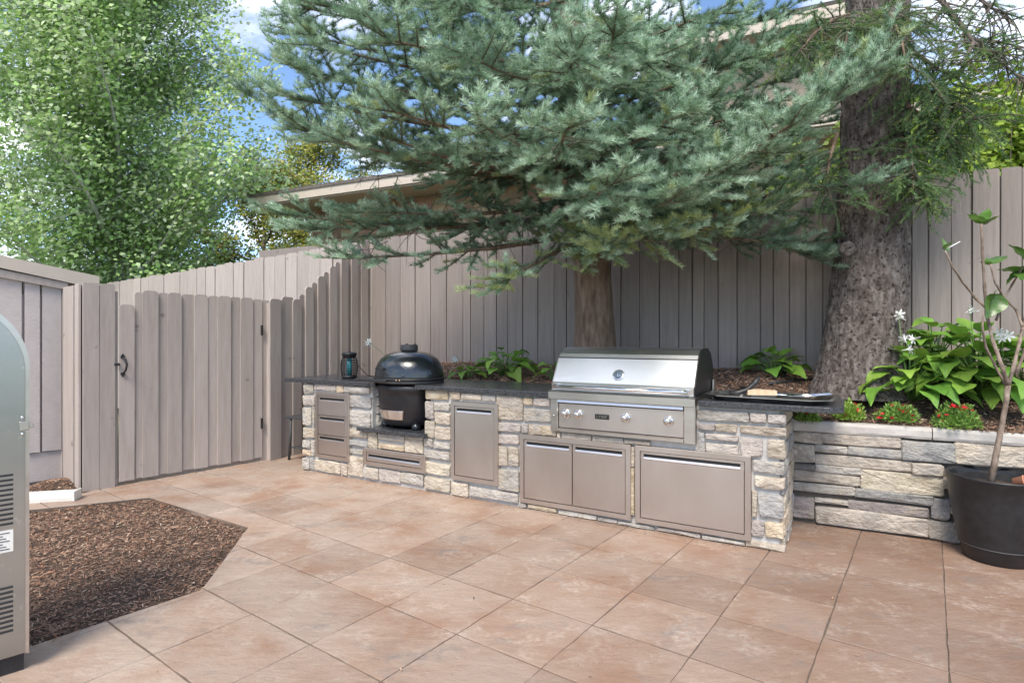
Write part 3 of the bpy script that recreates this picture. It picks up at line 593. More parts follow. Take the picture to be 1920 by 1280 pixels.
for hh in (.15, .1, .13, .09, .17):
    x = 1.42
    while x < 3.0:
        w_ = rr.uniform(.25, .55); stone(pw, x, x + w_ - .006, z, z + hh - .005, K[rr.choice('ttbgcp')], .03, y=rr.uniform(-.008, .008)); x += w_
    z += hh
MB().box(-.16, 3.0, .008, .22, -.06, .655).build('earth_core', M_DRYJOINT, pw)
x = -.14
for w_ in (.92, .78, .9, .7):
    V = MB(); n = 12; top = .735
    prof = [(-.03, .66), (-.037, .676), (-.036, .715), (-.025, top), (.24, top + .004), (.24, .66)]
    vs_ = []; 
    for i in range(n + 1): vs_ += [(x + (w_ - .006) * i / n, p[0] + rr.uniform(-.003, .003), p[1] + rr.uniform(-.002, .002)) for p in prof]
    m_ = len(prof); V.add(vs_, [(i * m_ + k_, i * m_ + (k_ + 1) % m_, (i + 1) * m_ + (k_ + 1) % m_, (i + 1) * m_ + k_) for i in range(n) for k_ in range(m_)] + [tuple(range(m_ - 1, -1, -1)), tuple(range(n * m_, n * m_ + m_))])
    V.build('cap_stone', STONE['cap'], pw); x += w_
# ================================================================== things on and around the island
def iemp(name, x, y, z, rz=0.): return empty(name, ISL.w(x, y, z), ISL.a + rz)
# ---- gas grill
gr = iemp('gas_grill', 2.79, 0, .62); tag(gr, 'large built-in stainless steel gas grill with closed hood and knobs', 'grill')
W = 1.064; H0 = .62
def Z(v): return v - H0
body = MB().box(.01, W - .01, .005, .585, Z(.64), Z(.93)); body.build('firebox', M_STEEL, gr)
MB().box(0, .062, -.052, .02, Z(.628), Z(.872), .004).build('side_trim', M_STEEL, gr); MB().box(W - .075, W, -.052, .02, Z(.622), Z(.872), .004).build('side_trim', M_STEEL, gr)
MB().prism([(.0, Z(.874)), (.0, Z(.935)), (-.062, Z(.935)), (-.078, Z(.924)), (-.078, Z(.874))], 'x', -.003, W + .003).build('front_ledge', M_STEEL, gr)
pan = MB().box(.064, W - .077, -.04, .0, Z(.662), Z(.84), .003).build('control_panel', M_DOORSTEEL, gr)
MB().prism([(-.04, Z(.842)), (-.066, Z(.85)), (-.06, Z(.87)), (-.03, Z(.872))], 'x', .064, W - .077).build('light_bar', M_STEEL, gr)
MB().prism([(-.052, Z(.63)), (-.052, Z(.645)), (-.03, Z(.658)), (.0, Z(.658)), (.0, Z(.63))], 'x', .064, W - .077).build('lower_rail', M_STEEL, gr)
for kx in (.125, .225, .585, .885):
    k_ = empty('knob', (kx, -.04, Z(.765)), 0, gr)
    MB().lathe([(.030, 0), (.034, .002), (.034, .010), (.028, .012)], 28).build('bezel', M_CHROME, k_, (0, 0, 0), (R(90), 0, 0))
    MB().lathe([(.0235, .0), (.0235, .012), (.021, .034), (.0175, .04), (.006, .041)], 28).build('dial', M_STEEL, k_, (0, -.011, 0), (R(90), 0, 0))
MB().box(.355, .462, -.047, -.0405, Z(.742), Z(.778), .003).build('badge', M_BLACK, gr)
def text(name, s_, size, loc, rot, parent, m, ext=.001):
    cu = bpy.data.curves.new(name, 'FONT'); cu.body = s_; cu.size = size; cu.extrude = ext; cu.align_x = 'CENTER'; cu.align_y = 'CENTER'; cu.space_character = 1.1
    o = bpy.data.objects.new(name, cu); COL.objects.link(o); bpy.context.view_layer.update(); me = bpy.data.meshes.new_from_object(o.evaluated_get(bpy.context.evaluated_depsgraph_get())); bpy.data.objects.remove(o); me.materials.clear(); return obj(name, me, m, parent, loc, rot)
text('badge_lettering', 'LYNX', .030, (.4085, -.048, Z(.760)), (R(90), 0, 0), gr, M_CHROME)
for sx in (.03,): MB().lathe([(.006, 0), (.006, .004), (.002, .006)], 12).build('screw', M_CHROME, gr, (sx, -.052, Z(.745)), (R(90), 0, 0))
# hood: side profile swept across, black cheeks at the ends
HP = [(-.035, Z(.938)), (-.04, Z(.985)), (-.028, Z(.998)), (.075, Z(1.172)), (.10, Z(1.205)), (.145, Z(1.236)), (.22, Z(1.252)), (.36, Z(1.252)), (.47, Z(1.215)), (.54, Z(1.12)), (.56, Z(.96)), (.56, Z(.938))]
hood = MB(); n = len(HP); hood.add([(.014, *p) for p in HP] + [(W - .014, *p) for p in HP], [(n + i, n + (i + 1) % n, (i + 1) % n, i) for i in range(n)])
hd = hood.build('hood', M_HOODSTEEL, gr)
for xs in (.006, W - .0135):
    MB().prism([(a, b) for a, b in HP], 'x', xs, xs + .0075).build('hood_cheek', M_BLACK if xs > .5 else M_STEEL, hd)
for i_, (a, b) in enumerate(zip(HP[2:5], HP[3:6])): pass
MB().prism([(.0745, Z(1.172)), (.0775, Z(1.176)), (.0745, Z(1.180)), (.0715, Z(1.176))], 'x', .012, W - .012).build('hood_crease', M_SLOTSHADE, hd)
MB().tube([(.045, -.083, Z(.965)), (W - .045, -.083, Z(.965))], .0125, 16).build('handle', M_CHROME, hd)
for xs in (.04, W - .075): MB().box(xs, xs + .034, -.094, -.036, Z(.95), Z(.982), .005).build('handle_bracket', M_CHROME, hd)
# thermometer on the sloping face
sl = math.atan2(.103, .174); ga = empty('thermometer', (.515, .008, Z(1.058)), 0, hd); ga.rotation_euler = (R(90) - sl, 0, 0)
MB().lathe([(.040, 0), (.043, .004), (.040, .010), (.034, .010)], 36, cap=False).build('bezel', M_CHROME, ga); MB().lathe([(.0345, .004), (.0345, .0085), (.001, .0087)], 36).build('dial_face', mat('gauge_face', [(.10, .14, .18), (.15, .20, .25)], 9, rough=.25), ga)
text('dial_mark', 'L', .032, (0, 0, .0095), (0, 0, 0), ga, M_CHROME, .0004)
for a_ in range(-130, 131, 26):
    q_ = R(90 - a_); MB().box(-.0008, .0008, -.004, .004, .0087, .0092).build('tick', M_WHITE, ga, (.028 * math.cos(q_), .028 * math.sin(q_), 0), (0, 0, q_ - R(90)))
MB().box(W + .002, W + .014, .47, .56, Z(.925), Z(1.02), .002).build('rear_bracket', M_STEEL, gr)

# ---- oval ceramic cooker
kd = iemp('ceramic_cooker', KX, KY, .503); tag(kd, 'black oval ceramic kamado cooker with glossy dimpled lid in the niche', 'cooker')
OX, OY = 1.0, .86
MB().lathe([(.10, .045), (.225, .03), (.25, .045), (.274, .12), (.292, .22), (.30, .30), (.302, .335), (.311, .345), (.311, .365), (.308, .40)], 56, (0, 0, 0), OX, OY).build('bowl', M_CERAMIC_LOW, kd)
MB().lathe([(.318, .4115), (.336, .4125), (.338, .428), (.336, .437), (.30, .437)], 56, (0, 0, 0), OX, OY).build('band', M_IRON, kd)
lid = MB().lathe([(.33, .439), (.337, .446), (.336, .475), (.328, .535), (.307, .59), (.272, .635), (.222, .668), (.157, .689), (.09, .699), (.001, .701)], 64, (0, 0, 0), OX, OY).build('lid', M_CERAMIC, kd)
MB().lathe([(.338, .440), (.347, .443), (.347, .458), (.339, .461)], 56, (0, 0, 0), OX, OY).build('lid_band', M_BLACK, lid)
cp = MB().lathe([(.058, .685), (.06, .70), (.078, .702), (.08, .712), (.078, .752), (.07, .758), (.0, .758)], 32).build('vent_cap', M_IRON, kd)
for a_ in (40, 160, 280): MB().lathe([(.012, 0), (.012, .008), (.006, .011)], 12).build('vent_knob', M_IRON, cp, (.05 * math.cos(R(a_)), .05 * math.sin(R(a_)), .757))
hn = MB().box(-.36, .02, -.345, -.315, .428, .452, .006).build('lid_handle', M_BLACK, kd)
for hx_ in (-.26, -.06): MB().box(hx_ - .015, hx_ + .015, -.325, -.22, .434, .448, .003).build('handle_bracket', M_IRON, hn)
for hx_ in (.10, .135): MB().lathe([(.008, 0), (.008, .006), (.003, .008)], 12).build('band_bolt', mat('brass', [(.6, .42, .22), (.7, .5, .28)], 8, rough=.3, metal=1.) if 'brass' not in MATS else MATS['brass'], kd, (hx_, -.288 + (hx_ - .1) * .1, .4475), (R(90), 0, 0))
vd = empty('draft_door', (0, 0, 0), 0, kd)
def arc_plate(name, a0, a1, z0, z1, out, m, parent):
    n = 8; V = []
    for i in range(n + 1):
        for z_, fl in ((z0, 1), (z1, 1), (z1, 0), (z0, 0)):
            rb = .2565 + (z_ - .06) * .28 + (out if fl else out - .006); sc_ = .93 if z_ == z0 else 1.0
            a = R(-97 + ((a0 + (a1 - a0) * i / n)) * sc_); V.append((rb * OX * math.cos(a), rb * OY * math.sin(a), z_))
    F = [(i * 4 + k_, i * 4 + (k_ + 1) % 4, i * 4 + 4 + (k_ + 1) % 4, i * 4 + 4 + k_) for i in range(n) for k_ in range(4)] + [(0, 1, 2, 3), (n * 4 + 3, n * 4 + 2, n * 4 + 1, n * 4)]
    return MB().add(V, F).build(name, m, parent)
arc_plate('door_frame', -33, 33, .09, .175, .012, M_STEEL, vd); arc_plate('sliding_plate', -31, -1, .098, .168, .0175, M_CHROME, vd); arc_plate('sliding_plate', 1, 31, .098, .168, .017, M_CHROME, vd)
for fx_, fy_ in ((-.2, -.1), (.2, -.14), (.15, .16), (-.15, .16)): MB().lathe([(.012, -.001), (.034, .002), (.043, .022), (.040, .045), (.022, .06), (.001, .064)], 20).build('foot', M_CERAMIC, kd, (fx_, fy_, 0))
t_ = text('raised_lettering', 'Primo', .062, (-.125, -.262, .552), (R(64), 0, R(-24)), lid, M_IRON, .003)

# ---- bug zapper lantern
bx_, bz_ = ISL.px(655, 703, .25)
lz = iemp('bug_zapper', bx_, .25, .915); tag(lz, 'black caged bug zapper lantern with a teal tube on the left counter', 'lantern')
MB().lathe([(.066, 0), (.074, .006), (.078, .03), (.07, .034)], 28).build('base', M_BLACK, lz)
MB().lathe([(.026, .03), (.026, .20)], 20).build('glow_tube', M_ZAP, lz); MB().lathe([(.055, .032), (.062, .09), (.058, .19)], 24, cap=False).build('grid_screen', mat('zapper_grid', [(.01, .03, .035), (.015, .05, .055)], 9, rough=.4), lz) if False else None
for k_ in range(14):
    a_ = 2 * math.pi * k_ / 14; c_, s_ = math.cos(a_), math.sin(a_)
    MB().tube([(.072 * c_, .072 * s_, .028), (.082 * c_, .082 * s_, .07), (.084 * c_, .084 * s_, .13), (.076 * c_, .076 * s_, .19), (.06 * c_, .06 * s_, .212)], .0032, 5).build('cage_bar', M_BLACK, lz)
for z_ in (.055, .08, .105, .13, .155, .18):
    r_ = .0835 if .06 < z_ < .16 else .08
    MB().tube([(r_ * math.cos(2 * math.pi * i / 24), r_ * math.sin(2 * math.pi * i / 24), z_) for i in range(25)], .0028, 5, cap=False).build('cage_ring', M_BLACK, lz)
tp = MB().lathe([(.058, .205), (.066, .21), (.068, .232), (.075, .238), (.076, .252), (.06, .262), (.02, .266)], 28).build('cap', M_BLACK, lz)
MB().tube([(-.012, 0, .264), (-.01, 0, .283), (.01, 0, .283), (.012, 0, .264)], .0028, 6).build('hanging_loop', M_IRON, lz)
MB().tube([(.07, .02, .16), (.11, .05, .10), (.15, .10, .03), (.2, .2, .003), (.24, .4, .003)], .004, 6).build('power_cord', M_BLACK, lz)

# ---- small black metal table in the corner
tb_p = ground(546, 862); tb = empty('side_table', (tb_p.x, tb_p.y, 0), ISL.a + R(6)); tag(tb, 'small black metal side table tucked between gate post and island', 'table')
MB().box(-.06, .52, -.03, .45, .452, .474, .004).build('table_top', M_IRON, tb)
for lx_, ly_ in ((0, 0), (.46, 0), (0, .4), (.46, .4)):
    sx = -.03 if lx_ == 0 else .03
    MB().tube([(lx_ + sx, ly_, 0), (lx_, ly_, .452)], .014, 8).build('leg', M_IRON, tb)
MB().box(-.005, .47, .0, .40, .13, .142, .003).build('lower_shelf', M_IRON, tb)

# ---- tray and tools on the right counter
CT = .9145
def cpt(x, y, z=CT): return ISL.w(x, y, z)
ty = iemp('serving_tray', 4.27, .23, CT, R(-4)); tag(ty, 'shallow used metal tray lying on the right-hand granite counter', 'tray')
o8 = lambda a, b, c: [(-a + c, -b), (a - c, -b), (a, -b + c), (a, b - c), (a - c, b), (-a + c, b), (-a, b - c), (-a, -b + c)]
rings = [(o8(.33, .19, .09), .002), (o8(.36, .22, .10), .03), (o8(.385, .24, .105), .034), (o8(.385, .24, .105), .030), (o8(.355, .214, .1), .022), (o8(.325, .186, .09), .0)]
V = [(x, y, z) for pl, z in rings for x, y in pl]; F = [tuple(range(7, -1, -1))[::-1]] + [(r_ * 8 + i, r_ * 8 + (i + 1) % 8, r_ * 8 + 8 + (i + 1) % 8, r_ * 8 + 8 + i) for r_ in range(5) for i in range(8)] + [tuple(range(40, 48))[::-1]]
MB().add(V, F).build('tray_body', M_TRAY, ty)
br = iemp('grill_brush', 4.16, .16, CT + .036, R(20)); tag(br, 'black handled grill brush with pale wooden block on the tray', 'brush')
MB().prism([(-.02, 0), (.16, 0), (.16, .03), (.02, .038), (-.02, .03)], 'y', -.03, .03).build('wood_block', M_WOOD, br)
MB().tube([(-.13, 0, .008), (-.07, 0, .012), (-.02, 0, .03), (.03, -.0, .075), (.055, 0, .115)], [.014, .017, .016, .019, .013], 8).build('handle', M_BLACK, br)
MB().box(.0, .15, -.026, .026, -.014, .0).build('bristles', M_IRON, br)
sp = iemp('spatula', 4.36, .27, CT + .037, R(-8)); tag(sp, 'slotted stainless spatula blade with dark handle on the tray', 'spatula')
MB().box(-.02, .12, -.05, .05, 0, .003).build('blade', M_CHROME, sp); MB().tube([(-.02, 0, .002), (-.12, 0, .012), (-.3, .04, .03)], [.006, .007, .01], 8).build('handle', M_BLACK, sp)
fk = [('serving_fork', 'long stainless serving fork with tines over the tray edge')]
ff = iemp('serving_fork', 4.40, .20, CT + .036, R(10)); tag(ff, fk[0][1], 'fork')
for i in range(5): MB().tube([(0, -.04 + .02 * i, .004), (.09, -.045 + .0225 * i, .006), (.23, -.045 + .0225 * i, .022)], [.004, .0035, .002], 6).build('tine', M_CHROME, ff)
MB().box(-.02, .003, -.046, .046, .001, .007, .002).build('neck', M_CHROME, ff); MB().tube([(-.02, 0, .004), (-.24, .03, .01)], [.006, .009], 8).build('handle', M_CHROME, ff)
tg = iemp('tongs', 4.18, .44, CT + .002, R(-3)); tag(tg, 'dark metal tongs lying behind the tray on the counter', 'tongs')
MB().tube([(-.12, 0, .012), (.1, .012, .012), (.33, .03, .01)], [.01, .011, .006], 8).build('arm', M_IRON, tg); MB().tube([(-.12, 0, .014), (.1, -.02, .016), (.33, -.035, .012)], [.01, .011, .006], 8).build('arm', M_IRON, tg)
MB().lathe([(.013, -.008), (.013, .012)], 12).build('pivot', M_CHROME, tg, (-.12, 0, .012))

# ---- drip line and garden spotlight on the bed
def bedpt(px_, py_, lift=.0):
    """where a photo point meets the raised bed"""
    a, b = (px_ - 960) / FPX, -(py_ - HZ) / FPX; t = 3.0
    while t < 8:
        q_ = Vector((a * t, t)) - ISL.O; x_, y_ = q_.dot(ISL.u), q_.dot(ISL.n)
        if CH + b * t <= slope_z(x_, y_) and y_ > .66: break
        t += .01
    return Vector((a * t, t, slope_z(x_, y_) + lift))
pp = [bedpt(*p_, .012) for p_ in ((1440, 722), (1490, 716), (1540, 711), (1600, 706), (1650, 700), (1720, 712), (1800, 725))]
hz_o = MB().tube(pp, .011, 8).build('drip_hose', M_BLACK); tag(hz_o, 'black irrigation hose lying across the mulch before the big trunk', 'hose')
s0 = bedpt(1471, 708); sl_ = empty('garden_spotlight', s0, R(20)); tag(sl_, 'small black stake spotlight in front of the leafy plant right of grill', 'spotlight')
MB().tube([(0, 0, -.02), (0, 0, .04)], .006, 8).build('stake', M_BLACK, sl_); MB().lathe([(.014, 0), (.022, .015), (.024, .085), (.027, .09), (.02, .088)], 18).build('lamp_head', M_BLACK, sl_, (0, 0, .035), (R(-12), R(8), 0))

# ---- plastic downspout extension on the mulch
d0 = ground(146, 935); de = empty('downspout_extension', (d0.x, d0.y, .0), R(180 + 14)); tag(de, 'white ribbed downspout extension lying on the mulch at the left', 'downspout')
pf = []
for i in range(9): pf.append((-.055 + .11 * i / 8, .062 + (.004 if i % 2 else 0)))
MB().prism([(-.055, .0), (.055, .0), (.06, .03)] + [(.055 - .11 * i / 8, .066 + (.005 if i % 2 else 0)) for i in range(9)] + [(-.06, .03)], 'x', 0, .9).build('pipe', M_WHITE, de)
MB().box(-.002, .012, -.064, .064, -.004, .078, .004).build('end_lip', M_WHITE, de)

# ---- stainless cabinet at the left edge
CB = Frame((-1.935, 2.295), 45); cb = empty('steel_cabinet', CB.w(0, 0), CB.a); tag(cb, 'tall arch-topped stainless steel cabinet with vent slots at the left edge', 'cabinet')
AR = [(-.3 + .3 * math.cos(R(a_)), 1.207 + .3 * math.sin(R(a_))) for a_ in range(0, 181, 6)]
pl = [(0, .075)] + AR + [(-.6, .075)]
MB().prism(pl, 'y', .0, .5).build('shell', M_CABSTEEL, cb)
sk = [(.004, .07)] + [(-.3 + .306 * math.cos(R(a_)), 1.207 + .306 * math.sin(R(a_))) for a_ in range(0, 181, 6)] + [(-.606, .07)]
fl_ = MB(); n = len(pl); fl_.add([(x, -.004, z) for x, z in sk] + [(x, .01, z) for x, z in sk] + [(-.3 + (x + .3) * .975, -.004, .075 + (z - .075) * .988) for x, z in pl], [(i, i + 1, n + i + 1, n + i) for i in range(n - 1)] + [(2 * n + i, 2 * n + i + 1, i + 1, i) for i in range(n - 1)])
fl_.build('edge_flange', M_STEEL, cb)
MB().box(-.585, -.01, .02, .48, 0, .073).build('plinth', M_BLACK, cb)
for zb, cnt in ((.785, 11), (.345, 10)):
    for i in range(cnt): MB().box(-.30, -.044, -.0035, -.0015, zb - i * .019, zb + .008 - i * .019).build('vent_slot', M_SLOTSHADE, cb)
lb = MB().box(-.22, -.044, -.0045, -.002, .49, .575).build('rating_label', M_WHITE, cb)
for i in range(7): MB().box(-.21, -.055 - .01 * (i % 3), -.0056, -.0048, .50 + i * .0105, .503 + i * .0105).build('print_line', M_IRON, lb)
hg = MB().box(-.026, .004, -.008, -.003, .96, .995, .002).build('latch', M_STEEL, cb); MB().box(.004, .018, -.008, .01, .968, .984, .002).build('latch_hook', M_STEEL, hg)
for z_ in (.945, 1.01): MB().lathe([(.007, 0), (.007, .003), (.003, .005)], 10).build('rivet', M_CHROME, cb, (-.016, -.004, z_), (R(90), 0, 0))

# ---- pot and sapling
PC = Vector((2.915, 3.45, 0)); pt = empty('plant_pot', PC); tag(pt, 'large round matte black planter pot at the right edge of patio', 'plant pot')
MB().lathe([(.165, .0), (.178, .012), (.192, .085), (.197, .092), (.199, .10), (.225, .22), (.247, .36), (.262, .50), (.268, .507), (.266, .515), (.258, .515), (.25, .49), (.236, .40), (.05, .398)], 56, cap=True).build('pot_body', M_BLACK, pt).scale = (.94, .94, .98)
MB().lathe([(.1935, .088), (.2005, .0915), (.2005, .0955), (.195, .099)], 56, cap=False).build('saucer_seam', M_IRON, pt).scale = (.94, .94, .98)
MB().lathe([(.206, .41), (.212, .478), (.216, .482), (.21, .484), (.2, .42), (.001, .43)], 44, (-.01, .01, 0), cap=False).build('inner_pot', M_BLACK, pt).scale = (.94, .94, .98)
MB().lathe([(.198, .44), (.15, .452), (.08, .446), (.0, .455)], 30, (-.01, .01, 0), cap=False).build('potting_soil', M_SOIL, pt).scale = (.94, .94, .98)
sd_ = MB().lathe([(.03, 0), (.038, .05), (.042, .052), (.036, .055)], 12).build('terracotta_shard', M_TERRA, None, PC + Vector((.05, -.06, .47)), (R(70), R(20), R(30))); tag(sd_, 'broken terracotta shard lying on the soil inside the black pot', 'shard')
sp_ = empty('sapling', PC + Vector((-.03, 0, .44))); tag(sp_, 'young bare-branched sapling with few broad leaves in the black pot', 'sapling')
YP = 3.45
def L3(x, y, dy=0.): p_ = at(x, y, YP + dy); return p_ - sp_.location
TR = [(1858, 905), (1866, 860), (1878, 800), (1887, 750), (1890, 722)]
MB().tube([L3(*p_) for p_ in TR], [.0195, .0165, .0145, .0135, .015], 10).build('trunk', M_SAPBARK, sp_)
BR = [[(1890, 722), (1880, 690), (1862, 640), (1850, 590), (1846, 540), (1842, 470), (1840, 420)], [(1890, 722), (1900, 690), (1912, 640), (1918, 610), (1932, 560)], [(1852, 580), (1830, 560), (1806, 530), (1786, 500), (1772, 470)],
      [(1886, 722), (1868, 690), (1848, 650), (1842, 615), (1843, 590)], [(1868, 600), (1880, 565), (1900, 530), (1915, 505), (1930, 490)], [(1917, 612), (1905, 580), (1885, 562), (1866, 530), (1857, 495)], [(1905, 700), (1925, 650), (1945, 610)]]
rad = [(.0115, .0065), (.011, .007), (.0075, .005), (.0075, .005), (.007, .0045), (.007, .0045), (.01, .0065)]
for b_, (r0, r1) in zip(BR, rad):
    k_ = len(b_); P_ = [L3(x, y, .05 * math.sin(i * 1.3 + r0 * 900) if i else 0) for i, (x, y) in enumerate(b_)]
    P2 = []; R2 = []
    for i in range(k_ - 1):
        for s_ in range(4): tt = s_ / 4; P2.append(P_[i].lerp(P_[i + 1], tt)); R2.append((r0 + (r1 - r0) * (i + tt) / (k_ - 1)) * (1.22 if s_ == 0 else rr.uniform(.92, 1.08)))
    P2.append(P_[-1]); R2.append(r1); MB().tube(P2, R2, 8).build('branch', M_SAPBARK, sp_)
def leaf_mesh(name, L=.2, Wd=.14, cup=.02, bend=.06, tip=1.0, nx=8, fold=.02, wave=.004):
    V = []; rows = 9
    for i in range(rows + 1):
        t = i / rows; w_ = Wd / 2 * (math.sin(math.pi * min(1, t * 1.02) ** .62)) ** .8 * (1 - .25 * t) if 0 < t < 1 else 0.002
        yb = L * t - (.03 * L if i == 0 else 0)
        for j in range(-3, 4):
            s_ = j / 3; x_ = w_ * s_; back = -.10 * L * (abs(s_) ** 2) * max(0, 1 - t * 4)
            z_ = fold * (abs(s_) ** 1.5) * (1 - t * .4) * (w_ / (Wd / 2)) - bend * t * t + wave * math.sin(t * 15 + j) * abs(s_) + cup * math.sin(math.pi * t)
            V.append((x_, yb + back, z_))
    F = [(i * 7 + j, i * 7 + j + 1, i * 7 + j + 8, i * 7 + j + 7) for i in range(rows) for j in range(6)]
    m_ = np_mesh(name, V, F, smooth=True); return m_
M_FIG = mat('glossy_sapling_leaf', [(.045, .10, .02), (.10, .20, .04), (.19, .32, .08)], 6, rough=.3, bump=.3, bscale=20, bdist=.006, vary=.25, transl=.25)
fig = leaf_mesh('leaf', .15, .11, .0, .02, fold=.010)
for (x, y, rz, tilt, s_, roll) in ((1840, 418, 100, 35, .75, 0), (1842, 416, -60, 55, .8, 0), (1838, 414, 30, 60, .7, 20), (1846, 420, 200, 30, .6, 0), (1772, 468, 20, 70, .75, 30), (1770, 466, 200, 40, .45, 0), (1857, 494, -70, 28, 1.0, 10), (1855, 496, 100, 20, .5, 0), (1874, 556, 150, -55, 1.15, -30), (1868, 545, 70, -60, .85, 20), (1928, 510, 95, 12, 1.3, 10), (1925, 508, 130, -15, 1.1, 0), (1922, 510, -100, 10, 1.2, 20), (1915, 506, 80, -40, .8, 0), (1935, 492, 80, 50, 1.1, 0)):
    o = obj('leaf', fig, M_FIG, sp_, L3(x, y), (R(tilt), R(roll), R(rz))); o.scale = (s_,) * 3
st_ = MB().tube([L3(1776, 466), L3(1800, 453)], .0035, 6).build('twig', M_PETAL, sp_)

# ================================================================== plants in the bed
HL = [leaf_mesh('leaf', .20, .175, .012, .045, fold=.014), leaf_mesh('leaf', .22, .18, .03, .075, fold=.012, wave=.007), leaf_mesh('leaf', .18, .165, .0, .025, fold=.018), leaf_mesh('leaf', .15, .09, .01, .06, fold=.02)]
def hosta(pos, n, rad, hgt, label, size=1., seed=0, narrow=False, lean=(0, 0)):
    q = random.Random(seed); root = empty('hosta_plant', pos, q.uniform(0, 6)); rz0 = root.rotation_euler[2]; tag(root, label, 'plant', 'hostas in the raised bed'); stems = MB()
    for i in range(n):
        t = (i + .5) / n; a = i * 2.39996 + q.uniform(-.35, .35); ring = t ** .6
        r_ = rad * (.12 + .72 * ring) * q.uniform(.8, 1.12); z_ = hgt * (1.02 - .78 * ring ** 1.5) * q.uniform(.85, 1.12); z_ = max(.045, z_)
        p_ = Vector((r_ * math.cos(a) + lean[0] * z_, r_ * math.sin(a) + lean[1] * z_, z_)); s_ = size * q.uniform(.75, 1.2) * (.8 + .3 * ring)
        o = obj('leaf', HL[3] if narrow else HL[q.randrange(3)], M_HOSTA, root, p_, (R(34 - 50 * ring + q.uniform(-14, 14)), R(q.uniform(-22, 22)), a - math.pi / 2 + q.uniform(-.3, .3))); o.scale = (s_, s_ * q.uniform(.9, 1.1), s_)
        stems.tube([(0.02 * math.cos(a), .02 * math.sin(a), -.03), (p_.x * .55, p_.y * .55, z_ * .75), p_], [.006, .0045, .0035], 5)
    stems.build('stalks', M_STEM, root); return root
def petal_mesh():
    V = []; F = []
    for k_ in range(6):
        a = k_ * math.pi / 3; c_, s_ = math.cos(a), math.sin(a); b = len(V)
        for r_, w_, z_ in ((.004, .003, 0), (.018, .008, .02), (.034, .0095, .028), (.05, .002, .024)): V += [(r_ * c_ - w_ * s_, r_ * s_ + w_ * c_, z_), (r_ * c_ + w_ * s_, r_ * s_ - w_ * c_, z_)]
        F += [(b + 2 * i, b + 2 * i + 1, b + 2 * i + 3, b + 2 * i + 2) for i in range(3)]
    m_ = MB(); m_.add(V, F, True); m_.tube([(0, 0, -.045), (0, 0, -.02), (0, 0, .004)], [.002, .003, .006], 6); return m_.mesh('flower')
PM = petal_mesh()
def hflower(root, base, tips, s_=1.):
    """a flower stalk: base and tip points in world space"""
    inv = Matrix.Translation(root.location) @ Matrix.Rotation(root.rotation_euler[2], 4, 'Z'); inv = inv.inverted()
    top = max(tips, key=lambda v: v.z); b_ = inv @ base; t_ = inv @ (top + Vector((0, 0, .02)))
    MB().tube([b_, b_.lerp(t_, .5) + Vector((.01, 0, .01)), t_], [.004, .0035, .002], 6).build('flower_stalk', M_STEM, root)
    for i, tp_ in enumerate(tips): o = obj('flower', PM, M_PETAL, root, inv @ tp_, (R(rr.uniform(50, 110)), R(rr.uniform(-20, 20)), rr.uniform(0, 6))); o.scale = (s_ * .82,) * 3
LBL = 'broad-leaved hosta '
h1 = hosta(bedpt(1706, 750), 60, .33, .34, LBL + 'clump nearest the big trunk, with a white flower spike', 0.85, 1, lean=(-.0, -.1))
h2 = hosta(bedpt(1830, 745), 72, .40, .44, LBL + 'clump behind the bare sapling', 0.9, 2, lean=(0, -.1))
h3 = hosta(bedpt(1945, 760), 46, .40, .40, LBL + 'clump cut by the right edge of the picture', .9, 3)
h6 = hosta(bedpt(1752, 728), 58, .36, .47, LBL + 'clump at the back against the fence', .9, 8)
h4 = hosta(bedpt(1452, 700), 26, .25, .19, LBL + 'small mound between grill and the big trunk', .72, 4)
h5 = hosta(bedpt(948, 703), 34, .33, .24, LBL + 'spreading behind the counter between cooker and grill', .74, 5)
h7 = hosta(bedpt(1040, 712), 12, .16, .17, LBL + 'small tuft touching the left side of the grill', .7, 6)
p_l = ISL.w(.72, .80, .87); h8 = hosta(p_l, 14, .17, .22, LBL + 'tuft behind the bug zapper lantern', .75, 7)
h9 = hosta(bedpt(878, 706), 10, .15, .10, LBL + 'low sprig beside the cooker lid', .62, 9)
hflower(h1, bedpt(1700, 745), [at(1690, 596, 4.15), at(1684, 588, 4.15)], 1.0); hflower(h1, bedpt(1712, 750), [at(1697, 637, 3.95), at(1716, 634, 3.95), at(1701, 655, 3.93)], 1.0)
hflower(h2, bedpt(1828, 735), [at(1824, 584, 4.0), at(1818, 582, 4.0)], 1.0); hflower(h3, bedpt(1890, 745), [at(1882, 634, 3.7), at(1888, 630, 3.7), at(1877, 622, 3.7)], 1.0)
hflower(h8, ISL.w(.72, .8, .87), [at(690, 645, 6.0), at(688, 640, 6.0)], 1.1); hflower(h9, bedpt(868, 704), [at(853, 676, 5.9), at(849, 673, 5.9)], 1.1)

